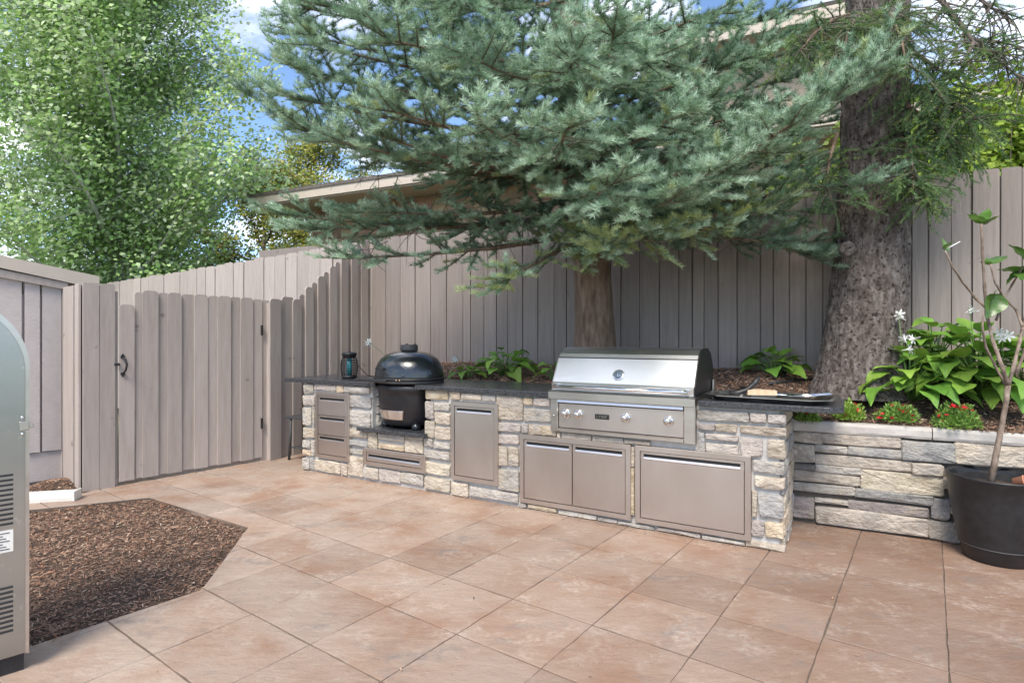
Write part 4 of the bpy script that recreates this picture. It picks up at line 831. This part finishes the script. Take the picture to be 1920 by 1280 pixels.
def flower_bush(pos, rad, hgt, nred, label, seed, yellow=0.):
    q = np.random.default_rng(seed); root = empty('flowering_bush', pos); tag(root, label, 'plant', 'red flowers along the planter wall')
    n = 1500; d = q.normal(size=(n, 3)); d[:, 2] = np.abs(d[:, 2]); d /= np.linalg.norm(d, axis=1, keepdims=True); rad_ = q.random((n, 1)) ** .4
    lump = 1 + .25 * np.sin(d[:, :1] * 5 + seed) * np.cos(d[:, 1:2] * 6)
    P = d * rad_ * lump * np.array([rad, rad, hgt]); ax = d + q.normal(0, .5, (n, 3)) + [0, 0, .4]; ax /= np.linalg.norm(ax, axis=1, keepdims=True)
    sd2 = np.cross(ax, q.normal(size=(n, 3))); sd2 /= np.linalg.norm(sd2, axis=1, keepdims=True); L = q.uniform(.018, .034, (n, 1)); Wd = L * .2
    V = np.stack([P, P + ax * L * .5 + sd2 * Wd, P + ax * L, P + ax * L * .5 - sd2 * Wd], 1).reshape(-1, 3); F = np.arange(n * 4).reshape(-1, 4)
    c = np.array([(.25, .42, .09)]) * q.uniform(.6, 1.4, (n, 1)) + np.array([(.12, .10, .0)]) * yellow * q.random((n, 1)); c = np.repeat(c, 4, 0)
    o = obj('foliage', np_mesh('foliage', V, F, c), M_LEAF, root); o['kind'] = 'stuff'
    stm = MB()
    for i in range(14): stm.tube([(0, 0, -.02), tuple(P[i] * .6), tuple(P[i])], .0018, 4)
    stm.build('stems', M_STEM, root)
    for i in range(nred):
        a = q.uniform(0, 6.28); e = q.uniform(.1, 1.3); p_ = Vector((rad * math.cos(a) * math.cos(e), rad * math.sin(a) * math.cos(e), hgt * math.sin(e) + .004)) * 1.02
        o = obj('flower', RM, M_RED, root, p_, (q.uniform(-.9, .9), q.uniform(-.9, .9), q.uniform(0, 6))); o.scale = (q.uniform(.75, 1.25),) * 3
rv = MB(); V = [(0, 0, -.004)]
for k_ in range(10): a = k_ * math.pi / 5; r_ = .0165 if k_ % 2 else .0135; V.append((r_ * math.cos(a), r_ * math.sin(a), .003 if k_ % 2 else .0))
rv.add(V, [(0, 1 + k_, 1 + (k_ + 1) % 10) for k_ in range(10)], True); RM = rv.mesh('flower')
flower_bush(bedpt(1592, 786), .09, .11, 14, 'yellow-green bush with red flowers just right of the granite overhang', 21, 1.)
flower_bush(bedpt(1683, 790), .12, .105, 20, 'middle red-flowered bush on the planter wall, before the hostas', 22)
flower_bush(bedpt(1793, 800), .13, .14, 20, 'fullest red-flowered bush on the wall, nearest the black pot', 23)
flower_bush(bedpt(1515, 790), .07, .06, 7, 'low red-flowered sprig peeping out under the granite overhang', 24)
# ================================================================== trees
def trunk_mesh(path, rads, seg=56, rows=110, amp=.018, freq=9., flare=0., lobes=6):
    path = [Vector(p) for p in path]; V = []; n = len(path) - 1
    for i in range(rows + 1):
        t = i / rows * n; k = min(int(t), n - 1); f = t - k; f2 = f * f * (3 - 2 * f) if n < 3 else f
        c = path[k].lerp(path[k + 1], f2); r = rads[k] + (rads[k + 1] - rads[k]) * f
        for j in range(seg):
            a = 2 * math.pi * j / seg; d = Vector((math.cos(a), math.sin(a), 0)); q_ = Vector((d.x * r * freq, d.y * r * freq, c.z * freq * .55))
            fl = flare * max(0, 1 - i / rows / .12) ** 2 * (.6 + .4 * math.sin(a * lobes / 2 + 1.3) * math.sin(a * 1.7))
            dsp = amp * (noise.noise(q_ * 1.0) + .6 * abs(noise.noise(q_ * 2.3)) + .5 * noise.noise(q_ * 5.)) + .5 * amp * noise.noise(Vector((d.x * 2, d.y * 2, c.z * 1.2)))
            V.append(c + d * (r + dsp + fl))
    F = [(i * seg + j, i * seg + (j + 1) % seg, (i + 1) * seg + (j + 1) % seg, (i + 1) * seg + j) for i in range(rows) for j in range(seg)]
    return np_mesh('trunk', [tuple(v) for v in V], F, smooth=True)
def needles(segs, per_m, Ln, wd, cols, q, spread=(-.75, 3.9), fwd=.55):
    """segs: array (n,6) of shoot ends, cols (n,3); returns verts, tris, colours"""
    A = segs[:, :3]; B = segs[:, 3:]; D = B - A; L = np.linalg.norm(D, axis=1); cnt = np.maximum(4, (L * per_m).astype(int)); idx = np.repeat(np.arange(len(segs)), cnt); n = len(idx)
    T = D[idx] / L[idx][:, None]; up = np.array([0, 0, 1.]) - T * T[:, 2:3]; up /= np.linalg.norm(up, axis=1, keepdims=True) + 1e-6; sd2 = np.cross(T, up)
    s = q.random((n, 1)); ph = q.uniform(spread[0], spread[1], (n, 1)); dr = T * (fwd + .35 * s) + sd2 * np.cos(ph) + up * np.sin(ph) + q.normal(0, .12, (n, 3)); dr /= np.linalg.norm(dr, axis=1, keepdims=True)
    P = A[idx] + D[idx] * s; ln = Ln * q.uniform(.75, 1.15, (n, 1)); side = np.cross(dr, q.normal(size=(n, 3))); side /= np.linalg.norm(side, axis=1, keepdims=True)
    V = np.stack([P - side * wd / 2, P + side * wd / 2, P + dr * ln + up * ln * .12], 1).reshape(-1, 3)
    c = cols[idx] * q.uniform(.8, 1.2, (n, 1)); return V, np.arange(n * 3).reshape(-1, 3), np.repeat(c, 3, 0)
def frame_of(t):
    t = t.normalized(); s_ = t.cross(Vector((0, 0, 1)));
    if s_.length < .05: s_ = Vector((1, 0, 0))
    s_.normalize(); return t, s_, s_.cross(t)

# ---- white fir in the middle
fq = random.Random(5); fn = np.random.default_rng(5)
FT = [at(1119, 720, 5.55), at(1112, 520, 5.53), at(1092, 330, 5.5), at(1072, 150, 5.45), at(1058, 0, 5.4), Vector((.38, 5.35, 6.2)), Vector((.25, 5.3, 9.2))]
fir = empty('fir_tree', (FT[0].x, FT[0].y, .95)); tag(fir, 'blue-green fir with drooping needle boughs behind the grill', 'tree')
FO = fir.location.copy()
tr = obj('trunk', trunk_mesh([p - FO for p in FT], [.205, .172, .160, .150, .142, .12, .05], 48, 120, .01, 12, .05), M_FIRBARK, fir)
def trunk_at(z):
    for a, b in zip(FT, FT[1:]):
        if a.z <= z <= b.z: return a.lerp(b, (z - a.z) / (b.z - a.z))
    return FT[-1].copy()
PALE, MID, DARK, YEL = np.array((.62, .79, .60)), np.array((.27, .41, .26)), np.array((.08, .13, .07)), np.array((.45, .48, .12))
SEG, SC_ = [], []; twigs = MB()
def limb(p0, p1, sag, width, tone, dens=1., r0=.03):
    L = (p1 - p0).length; n = max(6, int(L / .16)); pts = []
    wob = Vector((fq.uniform(-.12, .12), fq.uniform(-.12, .12), 0))
    for i in range(n + 1):
        t = i / n; p_ = p0.lerp(p1, t) + wob * math.sin(math.pi * t) + Vector((0, 0, -sag * math.sin(math.pi * t ** .8) + .10 * L * .3 * max(0, t - .75))); pts.append(p_)
    MB().tube([p_ - FO for p_ in pts], [r0 * .8 * (1 - .88 * i / n) + .003 for i in range(n + 1)], 7).build('branch', M_FIRBARK, fir)
    d = .12 * L; side = 1
    while d < L:
        t = d / L; k = min(int(t * n), n - 1); f = t * n - k; b0 = pts[k].lerp(pts[k + 1], f); T, S_, U = frame_of(pts[k + 1] - pts[k]); side = -side
        taper = max(.3, (1 - t) ** .6) * min(1, .35 + t * 2.2); rho = fq.gauss(0, .55)
        bl = (width * taper + .12) * fq.uniform(.65, 1.15); ang = R(fq.uniform(42, 66)); dr = T * math.cos(ang) + (S_ * side * math.cos(rho) + U * math.sin(rho)) * math.sin(ang); dr.normalize(); bl *= 1 - .35 * abs(math.sin(rho))
        if fq.random() < dens: branchlet(b0, dr, bl, tone, t)
        d += fq.uniform(.055, .10)
    for i in range(int(n * .35), n): SEG.append((*pts[i], *pts[i + 1])); SC_.append(MID * .7 + DARK * .3)
    for k in range(4): branchlet(pts[-1 - k // 2], (pts[-1] - pts[-2]).normalized() + Vector((fq.uniform(-.5, .5), fq.uniform(-.5, .5), fq.uniform(-.2, .4))), .24, tone, 1.)
def shoot(p_, d_, l_, tone, tip):
    l_ *= 1.12
    d_ = d_.normalized(); e = p_ + d_ * l_; SEG.append((*p_, *e)); v = fq.random()
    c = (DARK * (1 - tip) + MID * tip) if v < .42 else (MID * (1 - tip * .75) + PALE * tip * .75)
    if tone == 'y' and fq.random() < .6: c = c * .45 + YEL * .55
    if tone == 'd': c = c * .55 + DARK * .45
    if fq.random() < .03: c = c * .5 + YEL * .5
    SC_.append(c)
def branchlet(p0, dr, bl, tone, t):
    """nodes along a side twig, each with a fan of brush-like shoots"""
    n = max(2, int(bl / .095)); p_ = p0.copy(); d_ = dr.normalized(); P_ = [p_.copy()]; T, S_, U = frame_of(d_)
    for i in range(n):
        f = (i + 1) / n; d_ = (d_ + Vector((0, 0, -.06 + .13 * f)) + Vector((fq.uniform(-.08, .08), fq.uniform(-.08, .08), 0))).normalized(); p_ = p_ + d_ * (bl / n); P_.append(p_.copy())
        if f > .3 or bl < .25:
            for side in (1, -1):
                if fq.random() < .85:
                    a = R(fq.uniform(30, 58)); l_ = fq.uniform(.075, .13) * (1.1 - .25 * f); shoot(p_, d_ * math.cos(a) + S_ * side * math.sin(a) + U * fq.uniform(-.15, .45), l_, tone, f)
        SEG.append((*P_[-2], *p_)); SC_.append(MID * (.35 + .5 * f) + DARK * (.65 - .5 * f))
    shoot(P_[-1], d_ + U * .15, fq.uniform(.08, .13), tone, 1.)
    twigs.tube([v - FO for v in P_], [.0055 * (1 - .7 * i / n) + .0008 for i in range(n + 1)], 4)
LIMBS = [  # start height on the trunk, tip (photo point and distance), sag, width, tone
 (2.55, 540, 408, 5.0, .10, .50, 'n'), (2.35, 660, 488, 4.8, .05, .42, 'n'), (3.05, 492, 196, 5.0, .28, .55, 'd'), (3.15, 600, 262, 5.4, .15, .5, 'd'),
 (2.25, 935, 535, 4.3, -.05, .40, 'y'), (2.3, 1130, 470, 4.0, -.02, .38, 'y'), (2.35, 1330, 430, 4.1, .0, .42, 'y'), (2.45, 1510, 480, 4.5, -.1, .45, 'd'), (2.5, 1600, 350, 4.1, .02, .40, 'n'),
 (2.75, 1622, 135, 3.55, .30, .48, 'n'), (2.7, 1480, 240, 3.4, .22, .5, 'n'), (2.7, 1330, 330, 3.4, .12, .5, 'n'), (2.75, 1150, 350, 3.2, .08, .5, 'n'), (2.75, 700, 400, 4.6, .1, .5, 'd'),
 (2.9, 640, 270, 4.2, .1, .55, 'n'), (3.1, 1250, 230, 3.4, .1, .5, 'n'), (3.2, 1060, 250, 3.1, .1, .5, 'n'), (3.2, 900, 240, 3.3, .1, .55, 'n'), (3.3, 740, 215, 3.7, .1, .6, 'n'), (3.5, 600, 150, 4.2, .05, .6, 'n'), (3.6, 570, 70, 4.5, .05, .55, 'n'),
 (3.3, 1400, 215, 4.4, .1, .5, 'd'), (3.5, 1480, 150, 5.0, .12, .5, 'd'), (3.6, 1380, 120, 4.2, .1, .5, 'n'), (3.7, 1230, 110, 3.5, .1, .5, 'n'), (3.8, 1080, 110, 3.2, .1, .5, 'n'), (3.9, 880, 110, 3.4, .1, .6, 'n'), (4.0, 730, 80, 3.7, .1, .6, 'n'), (4.1, 630, 20, 4.1, .05, .6, 'n'),
 (4.2, 1330, 30, 3.9, .1, .5, 'n'), (4.5, 860, -10, 3.5, .1, .6, 'n'), (4.6, 690, -40, 3.8, .1, .6, 'n'), (4.4, 1440, 40, 4.8, .1, .5, 'd'), (4.8, 600, -60, 4.2, .1, .6, 'n'), (4.9, 1400, -60, 4.4, .1, .5, 'n'),
 (3.1, 1340, 290, 5.6, .1, .5, 'd'), (3.4, 1250, 200, 6.3, .1, .5, 'd'), (4.4, 1300, 60, 6.2, .1, .5, 'd'), (2.8, 1430, 350, 4.9, .1, .45, 'd'), 
 (2.95, 560, 245, 4.6, .2, .55, 'n'), (3.3, 560, 190, 4.2, .12, .6, 'n'), (3.4, 555, 130, 4.8, .1, .55, 'n'), (3.9, 600, 90, 4.0, .1, .6, 'n'), (4.3, 575, 20, 4.5, .1, .55, 'n'), (4.5, 650, -10, 4.2, .1, .6, 'n'),
 (3.0, 1420, 290, 3.8, .15, .5, 'n'), (3.3, 1330, 190, 3.7, .12, .5, 'n'), (3.9, 1440, 90, 4.3, .1, .5, 'n'), (2.6, 1250, 385, 3.6, .05, .5, 'n'), (2.5, 1420, 400, 4.2, .05, .42, 'y'), (4.0, 1150, 70, 3.3, .1, .5, 'n'), (3.0, 720, 260, 4.0, .1, .55, 'n'),
 (2.42, 1450, 458, 4.3, .0, .45, 'd'), (2.4, 1545, 465, 4.6, -.05, .45, 'd'), (2.5, 585, 432, 4.9, .06, .45, 'n'), (2.3, 1230, 455, 4.0, -.02, .4, 'y'), (2.8, 1560, 195, 3.5, .25, .5, 'n'), (2.75, 1590, 165, 3.65, .28, .45, 'n'), (3.2, 1420, 240, 4.6, .1, .5, 'd'), (3.5, 1330, 140, 4.8, .1, .5, 'd'), (2.9, 1520, 310, 4.8, .1, .45, 'd'), (3.3, 1535, 235, 5.0, .1, .45, 'd'), (2.7, 1545, 400, 4.7, .05, .42, 'd'), (3.8, 1500, 100, 5.1, .1, .45, 'd')]
for z0, x, y, Yd, sag, wd, tone in LIMBS: limb(trunk_at(z0), at(x, y, Yd), sag, wd, tone, .93, .034 if z0 < 3.4 else .028)
for i in range(16):
    z0 = 5.0 + i * .24; a = i * 2.4; L = 2.3 * (1 - (z0 - 5) / 5.2) + .3; p0 = trunk_at(z0); limb(p0, p0 + Vector((math.cos(a) * L, math.sin(a) * L, .25)), .15, .5, 'n', .55, .025)
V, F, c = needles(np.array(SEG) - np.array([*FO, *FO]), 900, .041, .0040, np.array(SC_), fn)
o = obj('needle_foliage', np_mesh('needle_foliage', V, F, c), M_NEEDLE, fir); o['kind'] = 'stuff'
twigs.build('twigs', M_TWIG, fir)['kind'] = 'stuff'
print('fir shoots', len(SEG), 'tris', len(F))
# dead twigs hanging under the boughs
dt = MB()
for (x, y, Yd) in ((700, 455, 4.8), (790, 430, 4.9), (930, 440, 4.8), (960, 410, 4.9), (1010, 395, 5.2), (830, 380, 5.0), (1300, 420, 4.4), (1420, 450, 4.5), (720, 330, 5.2), (760, 280, 5.3), (680, 300, 5.3), (900, 360, 5.1)):
    for k in range(5):
        p_ = at(x + fq.uniform(-30, 30), y + fq.uniform(-25, 10), Yd) - FO; d_ = Vector((fq.uniform(-.6, .6), fq.uniform(-.3, .3), fq.uniform(-.6, .15))); Q = [p_]
        for s_ in range(4): d_ = d_ + Vector((fq.uniform(-.2, .2), fq.uniform(-.2, .2), fq.uniform(-.25, .1))); Q.append(Q[-1] + d_.normalized() * .09)
        dt.tube(Q, [.004, .0035, .003, .002, .0012], 4)
dt.build('dead_twigs', M_TWIG, fir)['kind'] = 'stuff'

# ---- big spruce trunk at the right, hanging sprays
SP = [at(1612, 742, 4.46), at(1618, 640, 4.47), at(1632, 500, 4.48), at(1640, 300, 4.48), at(1643, 100, 4.5), at(1645, -120, 4.5), Vector((2.9, 4.55, 7.5))]
spr = empty('spruce_tree', (SP[0].x, SP[0].y, .9)); tag(spr, 'massive rough-barked spruce trunk with hanging green sprays at right', 'tree'); SO = spr.location.copy()
obj('trunk', trunk_mesh([p - SO for p in SP], [.325, .28, .255, .234, .217, .203, .155], 140, 300, .014, 16, .075), M_BARK, spr)
kn = MB().lathe([(.05, -.05), (.058, -.015), (.04, .006), (.012, .01)], 18); kn.build('branch_scar', M_BARK, spr, at(1592, 465, 4.13) - SO, (R(80), R(-25), 0))
sq = random.Random(9); SEG2, SC2 = [], []; tw2 = MB(); G1, G2, G3 = np.array((.10, .19, .075)), np.array((.17, .28, .10)), np.array((.26, .34, .08))
def spray(p0, L, dirv, dens=1., tone=0., hang=.9, bare=False):
    """a drooping spruce twig with short needles all round"""
    n = max(3, int(L / .06)); d_ = dirv.normalized(); P_ = [p0.copy()]; p_ = p0.copy()
    for i in range(n):
        d_ = (d_ + Vector((sq.uniform(-.12, .12), sq.uniform(-.12, .12), -.14 * hang))).normalized(); p_ = p_ + d_ * L / n; P_.append(p_.copy())
        if not bare or sq.random() < .3:
            c = G1 if sq.random() < .55 else G2
            if sq.random() < tone: c = c * .4 + G3 * .6
            SEG2.append((*P_[-2], *p_)); SC2.append(c)
            if sq.random() < dens:
                for s_ in (1, -1):
                    e = p_ + (d_ * .6 + Vector((sq.uniform(-1, 1), sq.uniform(-1, 1), -.35 * hang)) * .7).normalized() * sq.uniform(.05, .11); SEG2.append((*p_, *e)); SC2.append(c * sq.uniform(.85, 1.25))
    tw2.tube([v - SO for v in P_], [.004 * (1 - i / (n + 1)) + .0012 for i in range(n + 1)], 4)
def sbranch(pts, r0, nsp, Ls, dens, tone, bare=False, hang=.9):
    MB().tube([p_ - SO for p_ in pts], [r0 * (1 - .8 * i / (len(pts) - 1)) + .002 for i in range(len(pts))], 7).build('branch', M_FIRBARK if not bare else M_TWIG, spr)
    for i in range(nsp):
        t = sq.uniform(.1, 1) * (len(pts) - 1); k = min(int(t), len(pts) - 2); p_ = pts[k].lerp(pts[k + 1], t - k)
        spray(p_, sq.uniform(*Ls), Vector((sq.uniform(-1, 1), sq.uniform(-.8, .5), sq.uniform(-.7, .25))), dens, tone, hang, bare)
A_ = lambda *l: [at(*p_) for p_ in l]
sbranch(A_((1590, 30, 4.3), (1560, 40, 4.1), (1530, 60, 3.95), (1500, 95, 3.85)), .02, 46, (.15, .45), .9, .3)
sbranch(A_((1610, 60, 4.15), (1600, 40, 4.0), (1590, 60, 3.9), (1580, 110, 3.85)), .015, 24, (.15, .4), .9, .4)
sbranch(A_((1660, 20, 4.1), (1670, 30, 3.95), (1690, 70, 3.85), (1700, 130, 3.8)), .018, 40, (.15, .5), .9, .3)
sbranch(A_((1700, 160, 4.3), (1740, 170, 4.15), (1780, 190, 4.05), (1830, 225, 4.0)), .022, 60, (.2, .5), .95, .05)
sbranch(A_((1700, 200, 4.3), (1730, 220, 4.2), (1760, 250, 4.1), (1800, 270, 4.1)), .02, 50, (.15, .42), .95, .05)
sbranch(A_((1690, 260, 4.2), (1705, 280, 4.05), (1712, 320, 3.95), (1715, 350, 3.95)), .014, 36, (.12, .35), .95, .1)
sbranch(A_((1700, 320, 4.2), (1725, 335, 4.1), (1735, 360, 4.05), (1738, 385, 4.02)), .012, 34, (.1, .28), .95, .35, hang=1.3)
sbranch(A_((1570, 250, 4.2), (1555, 300, 4.1), (1550, 340, 4.05), (1560, 380, 4.0)), .012, 22, (.12, .35), .9, .1)
sbranch(A_((1700, 90, 4.3), (1730, 110, 4.2), (1760, 130, 4.1), (1800, 150, 4.0)), .018, 34, (.12, .3), .6, .0, hang=.5)
sbranch(A_((1735, -40, 4.2), (1775, 15, 4.1), (1808, 55, 4.0), (1825, 80, 3.95), (1880, 118, 3.9), (1925, 160, 3.85)), .02, 80, (.12, .38), .7, .0, True, 1.1)
sbranch(A_((1825, 80, 3.95), (1812, 110, 3.95), (1800, 135, 3.95)), .012, 20, (.1, .3), .7, .0, True, 1.1)
sbranch(A_((1772, 15, 4.1), (1750, 35, 4.1), (1728, 62, 4.1)), .01, 20, (.1, .25), .7, .0, True, 1.1)
sbranch(A_((1832, 76, 3.95), (1870, 78, 3.9), (1925, 90, 3.85)), .01, 40, (.1, .35), .8, .0, True, 1.1)
sbranch(A_((1800, -30, 4.0), (1850, 10, 3.95), (1900, 40, 3.9)), .01, 40, (.1, .3), .8, .0, True, 1.)
for i in range(30):
    p_ = at(sq.uniform(1600, 1695), sq.uniform(-10, 120), 4.15); spray(p_, sq.uniform(.1, .3), Vector((sq.uniform(-1, 1), -1, -.3)), .8, .3)
for i in range(22):
    p_ = at(sq.uniform(1570, 1690), sq.uniform(0, 90), 4.1); Q = [p_]; d_ = Vector((sq.uniform(-.5, .5), -.4, sq.uniform(-.2, .3)))
    for s_ in range(6): d_ = d_ + Vector((sq.uniform(-.2, .2), sq.uniform(-.15, .1), -.28)); Q.append(Q[-1] + d_.normalized() * .055)
    tw2.tube([v - SO for v in Q], [.0042, .0038, .0033, .0028, .0022, .0016, .001], 4)
V, F, c = needles(np.array(SEG2) - np.array([*SO, *SO]), 620, .017, .003, np.array(SC2), fn, (0, 6.28), .6)
o = obj('needle_foliage', np_mesh('needle_foliage', V, F, c), M_NEEDLE, spr); o['kind'] = 'stuff'
tw2.build('twigs', M_TWIG, spr)['kind'] = 'stuff'
print('spruce shoots', len(SEG2), 'tris', len(F))

# ---- broadleaf trees
def leaves(P, Nv, size, cols, q):
    n = len(P); nn = Nv + q.normal(0, .55, (n, 3)); nn /= np.linalg.norm(nn, axis=1, keepdims=True); t = np.cross(nn, q.normal(size=(n, 3))); t /= np.linalg.norm(t, axis=1, keepdims=True); b = np.cross(nn, t)
    L = size * q.uniform(.7, 1.25, (n, 1)); W_ = L * .42
    V = np.stack([P, P + t * L * .35 + b * W_, P + t * L - nn * L * .12, P + t * L * .35 - b * W_], 1).reshape(-1, 3); return V, np.arange(n * 4).reshape(-1, 4), np.repeat(cols, 4, 0)
def broad_tree(name, label, base, height, rad, crown_z, nl, lsize, cols, bark, seed, trunk_r=.12, nlimb=22, group=None, lean=0., up=.7):
    q = np.random.default_rng(seed); r_ = random.Random(seed); root = empty(name, base); tag(root, label, 'tree', group)
    top = Vector((lean, 0, height)); tp = [Vector((0, 0, -.1)), Vector((lean * .2 + .05, 0, height * .3)), Vector((lean * .5 - .06, .03, height * .6)), top]
    MB().tube([tp[0].lerp(tp[1], f / 4) for f in range(4)] + [tp[1].lerp(tp[2], f / 4) for f in range(4)] + [tp[2].lerp(tp[3], f / 4) for f in range(5)], [trunk_r * (1 - .9 * i / 12) + .01 for i in range(13)], 12).build('trunk', bark, root)
    ends = []; lm = MB(); twg = MB()
    for i in range(nlimb):
        f = (i + .5) / nlimb; z0 = crown_z + (height - crown_z) * f * .92; a = i * 2.39996 + r_.uniform(-.4, .4); tt = z0 / height; c0 = tp[0].lerp(tp[3], tt) if tt > .6 else Vector((lean * tt * .8, 0, z0))
        prof = math.sin(math.pi * min(1, (f * .82 + .16))) ** .7; L = rad * prof * r_.uniform(.75, 1.15)
        d_ = Vector((math.cos(a), math.sin(a), up * r_.uniform(.5, 1.2) * (.5 + f))).normalized(); P_ = [c0]
        for s_ in range(6): d_ = (d_ + Vector((r_.uniform(-.15, .15), r_.uniform(-.15, .15), r_.uniform(-.02, .14)))).normalized(); P_.append(P_[-1] + d_ * L / 6)
        MB().tube(P_, [trunk_r * .38 * (1 - f * .5) * (1 - .85 * s_ / 6) + .004 for s_ in range(7)], 6).build('limb', bark, root)
        for s_ in range(1, 7):
            for k in range(5):
                d2 = (d_ * .5 + Vector((r_.uniform(-1, 1), r_.uniform(-1, 1), r_.uniform(-.5, .8)))).normalized(); l2 = rad * .32 * r_.uniform(.4, 1.1); e = P_[s_] + d2 * l2
                twg.tube([P_[s_], P_[s_] + d2 * l2 * .5 + Vector((0, 0, .03)), e], [.008, .006, .002], 4); ends.append((P_[s_], e))
    twg.build('twigs', bark, root)['kind'] = 'stuff'
    E = np.array([[*a, *b] for a, b in ends]); idx = q.integers(0, len(E), nl); s_ = q.random((nl, 1)) ** .6; Pp = E[idx, :3] * (1 - s_) + E[idx, 3:] * s_; Pp = Pp + q.normal(0, rad * .055, (nl, 3))
    C_ = np.array(cols)[q.choice(len(cols), nl)] * q.uniform(.75, 1.2, (nl, 1)) * (.7 + .55 * q.random(len(E))[idx][:, None])
    nv = np.tile([-.15, -.7, .75], (nl, 1)); V, F, c = leaves(Pp, nv, lsize, C_, q)
    o = obj('crown', np_mesh('crown', V, F, c), M_LEAF, root); o['kind'] = 'stuff'; return root
ASP = [(.40, .58, .19), (.45, .62, .24), (.52, .66, .33), (.29, .48, .13), (.62, .72, .46)]
broad_tree('poplar_tree', 'tall pale green poplar with white bark beyond the fence at left', Vector(((228 - 960) / FPX * 12.5, 12.5, -.1)), 10.2, 3.7, 1.7, 125000, .094, ASP, M_ASPBARK, 31, .15, 58, lean=-.5, up=.75)
YG = [(.24, .30, .04), (.32, .34, .05), (.18, .26, .05), (.42, .36, .06)]
broad_tree('yellowing_tree', 'yellow-green tree seen under the left eave of the house', Vector((-8.6, 20, -.1)), 7.2, 2.4, 1.8, 16000, .11, YG, M_TWIG, 33, .13, 18, 'trees beyond the fence')
broad_tree('yellowing_tree', 'yellowish tree rising behind the left end of the house roof', Vector((-9.3, 27, -.1)), 10.6, 3.2, 3, 16000, .13, YG, M_TWIG, 35, .15, 20, 'trees beyond the fence')
broad_tree('leafy_tree', 'mid green tree behind the poplar above the sunlit fence', Vector((-11.5, 19, -.1)), 6.4, 2.8, 1.2, 20000, .11, [(.10, .19, .04), (.15, .25, .06)], M_TWIG, 37, .13, 20, 'trees beyond the fence')
HB = [(.26, .40, .04), (.34, .47, .06), (.20, .33, .035), (.42, .52, .10)]
def shrub(base, rx, ry, z0, z1, nl, lsize, label, seed):
    q = np.random.default_rng(seed); root = empty('shrub', base); tag(root, label, 'shrub', 'shrubs behind the right fence')
    d = q.normal(size=(nl, 3)); d /= np.linalg.norm(d, axis=1, keepdims=True); r_ = q.random((nl, 1)) ** .35; lump = 1 + .22 * np.sin(d[:, :1] * 7 + seed) * np.cos(d[:, 2:] * 6 + 1) + .12 * np.sin(d[:, 1:2] * 13)
    P = d * r_ * lump * [rx, ry, (z1 - z0) / 2] + [0, 0, (z0 + z1) / 2]; C_ = np.array(HB)[q.choice(4, nl)] * q.uniform(.7, 1.2, (nl, 1)); V, F, c = leaves(P, d * .6 + [0, -.2, .6], lsize, C_, q)
    o = obj('crown', np_mesh('crown', V, F, c), M_LEAF, root); o['kind'] = 'stuff'; st = MB()
    for i in range(26): e = P[i * 7]; st.tube([(e[0] * .15, e[1] * .15, -.1), (e[0] * .6, e[1] * .6, e[2] * .6), tuple(e)], [.02, .012, .004], 5)
    st.build('stems', M_TWIG, root)
shrub(Vector((5.1, 6.0, 0)), 1.15, .7, .6, 4.2, 20000, .075, 'bright yellow-green shrub above the fence at the right edge', 41)
shrub(Vector((3.95, 5.75, 0)), .75, .6, .6, 3.8, 11000, .075, 'lower green shrub behind the hanging spruce sprays', 42)
shrub(Vector((3.35, 6.35, 0)), .7, .5, .6, 3.5, 9000, .075, 'green shrub glimpsed between fir boughs and the big trunk', 43)
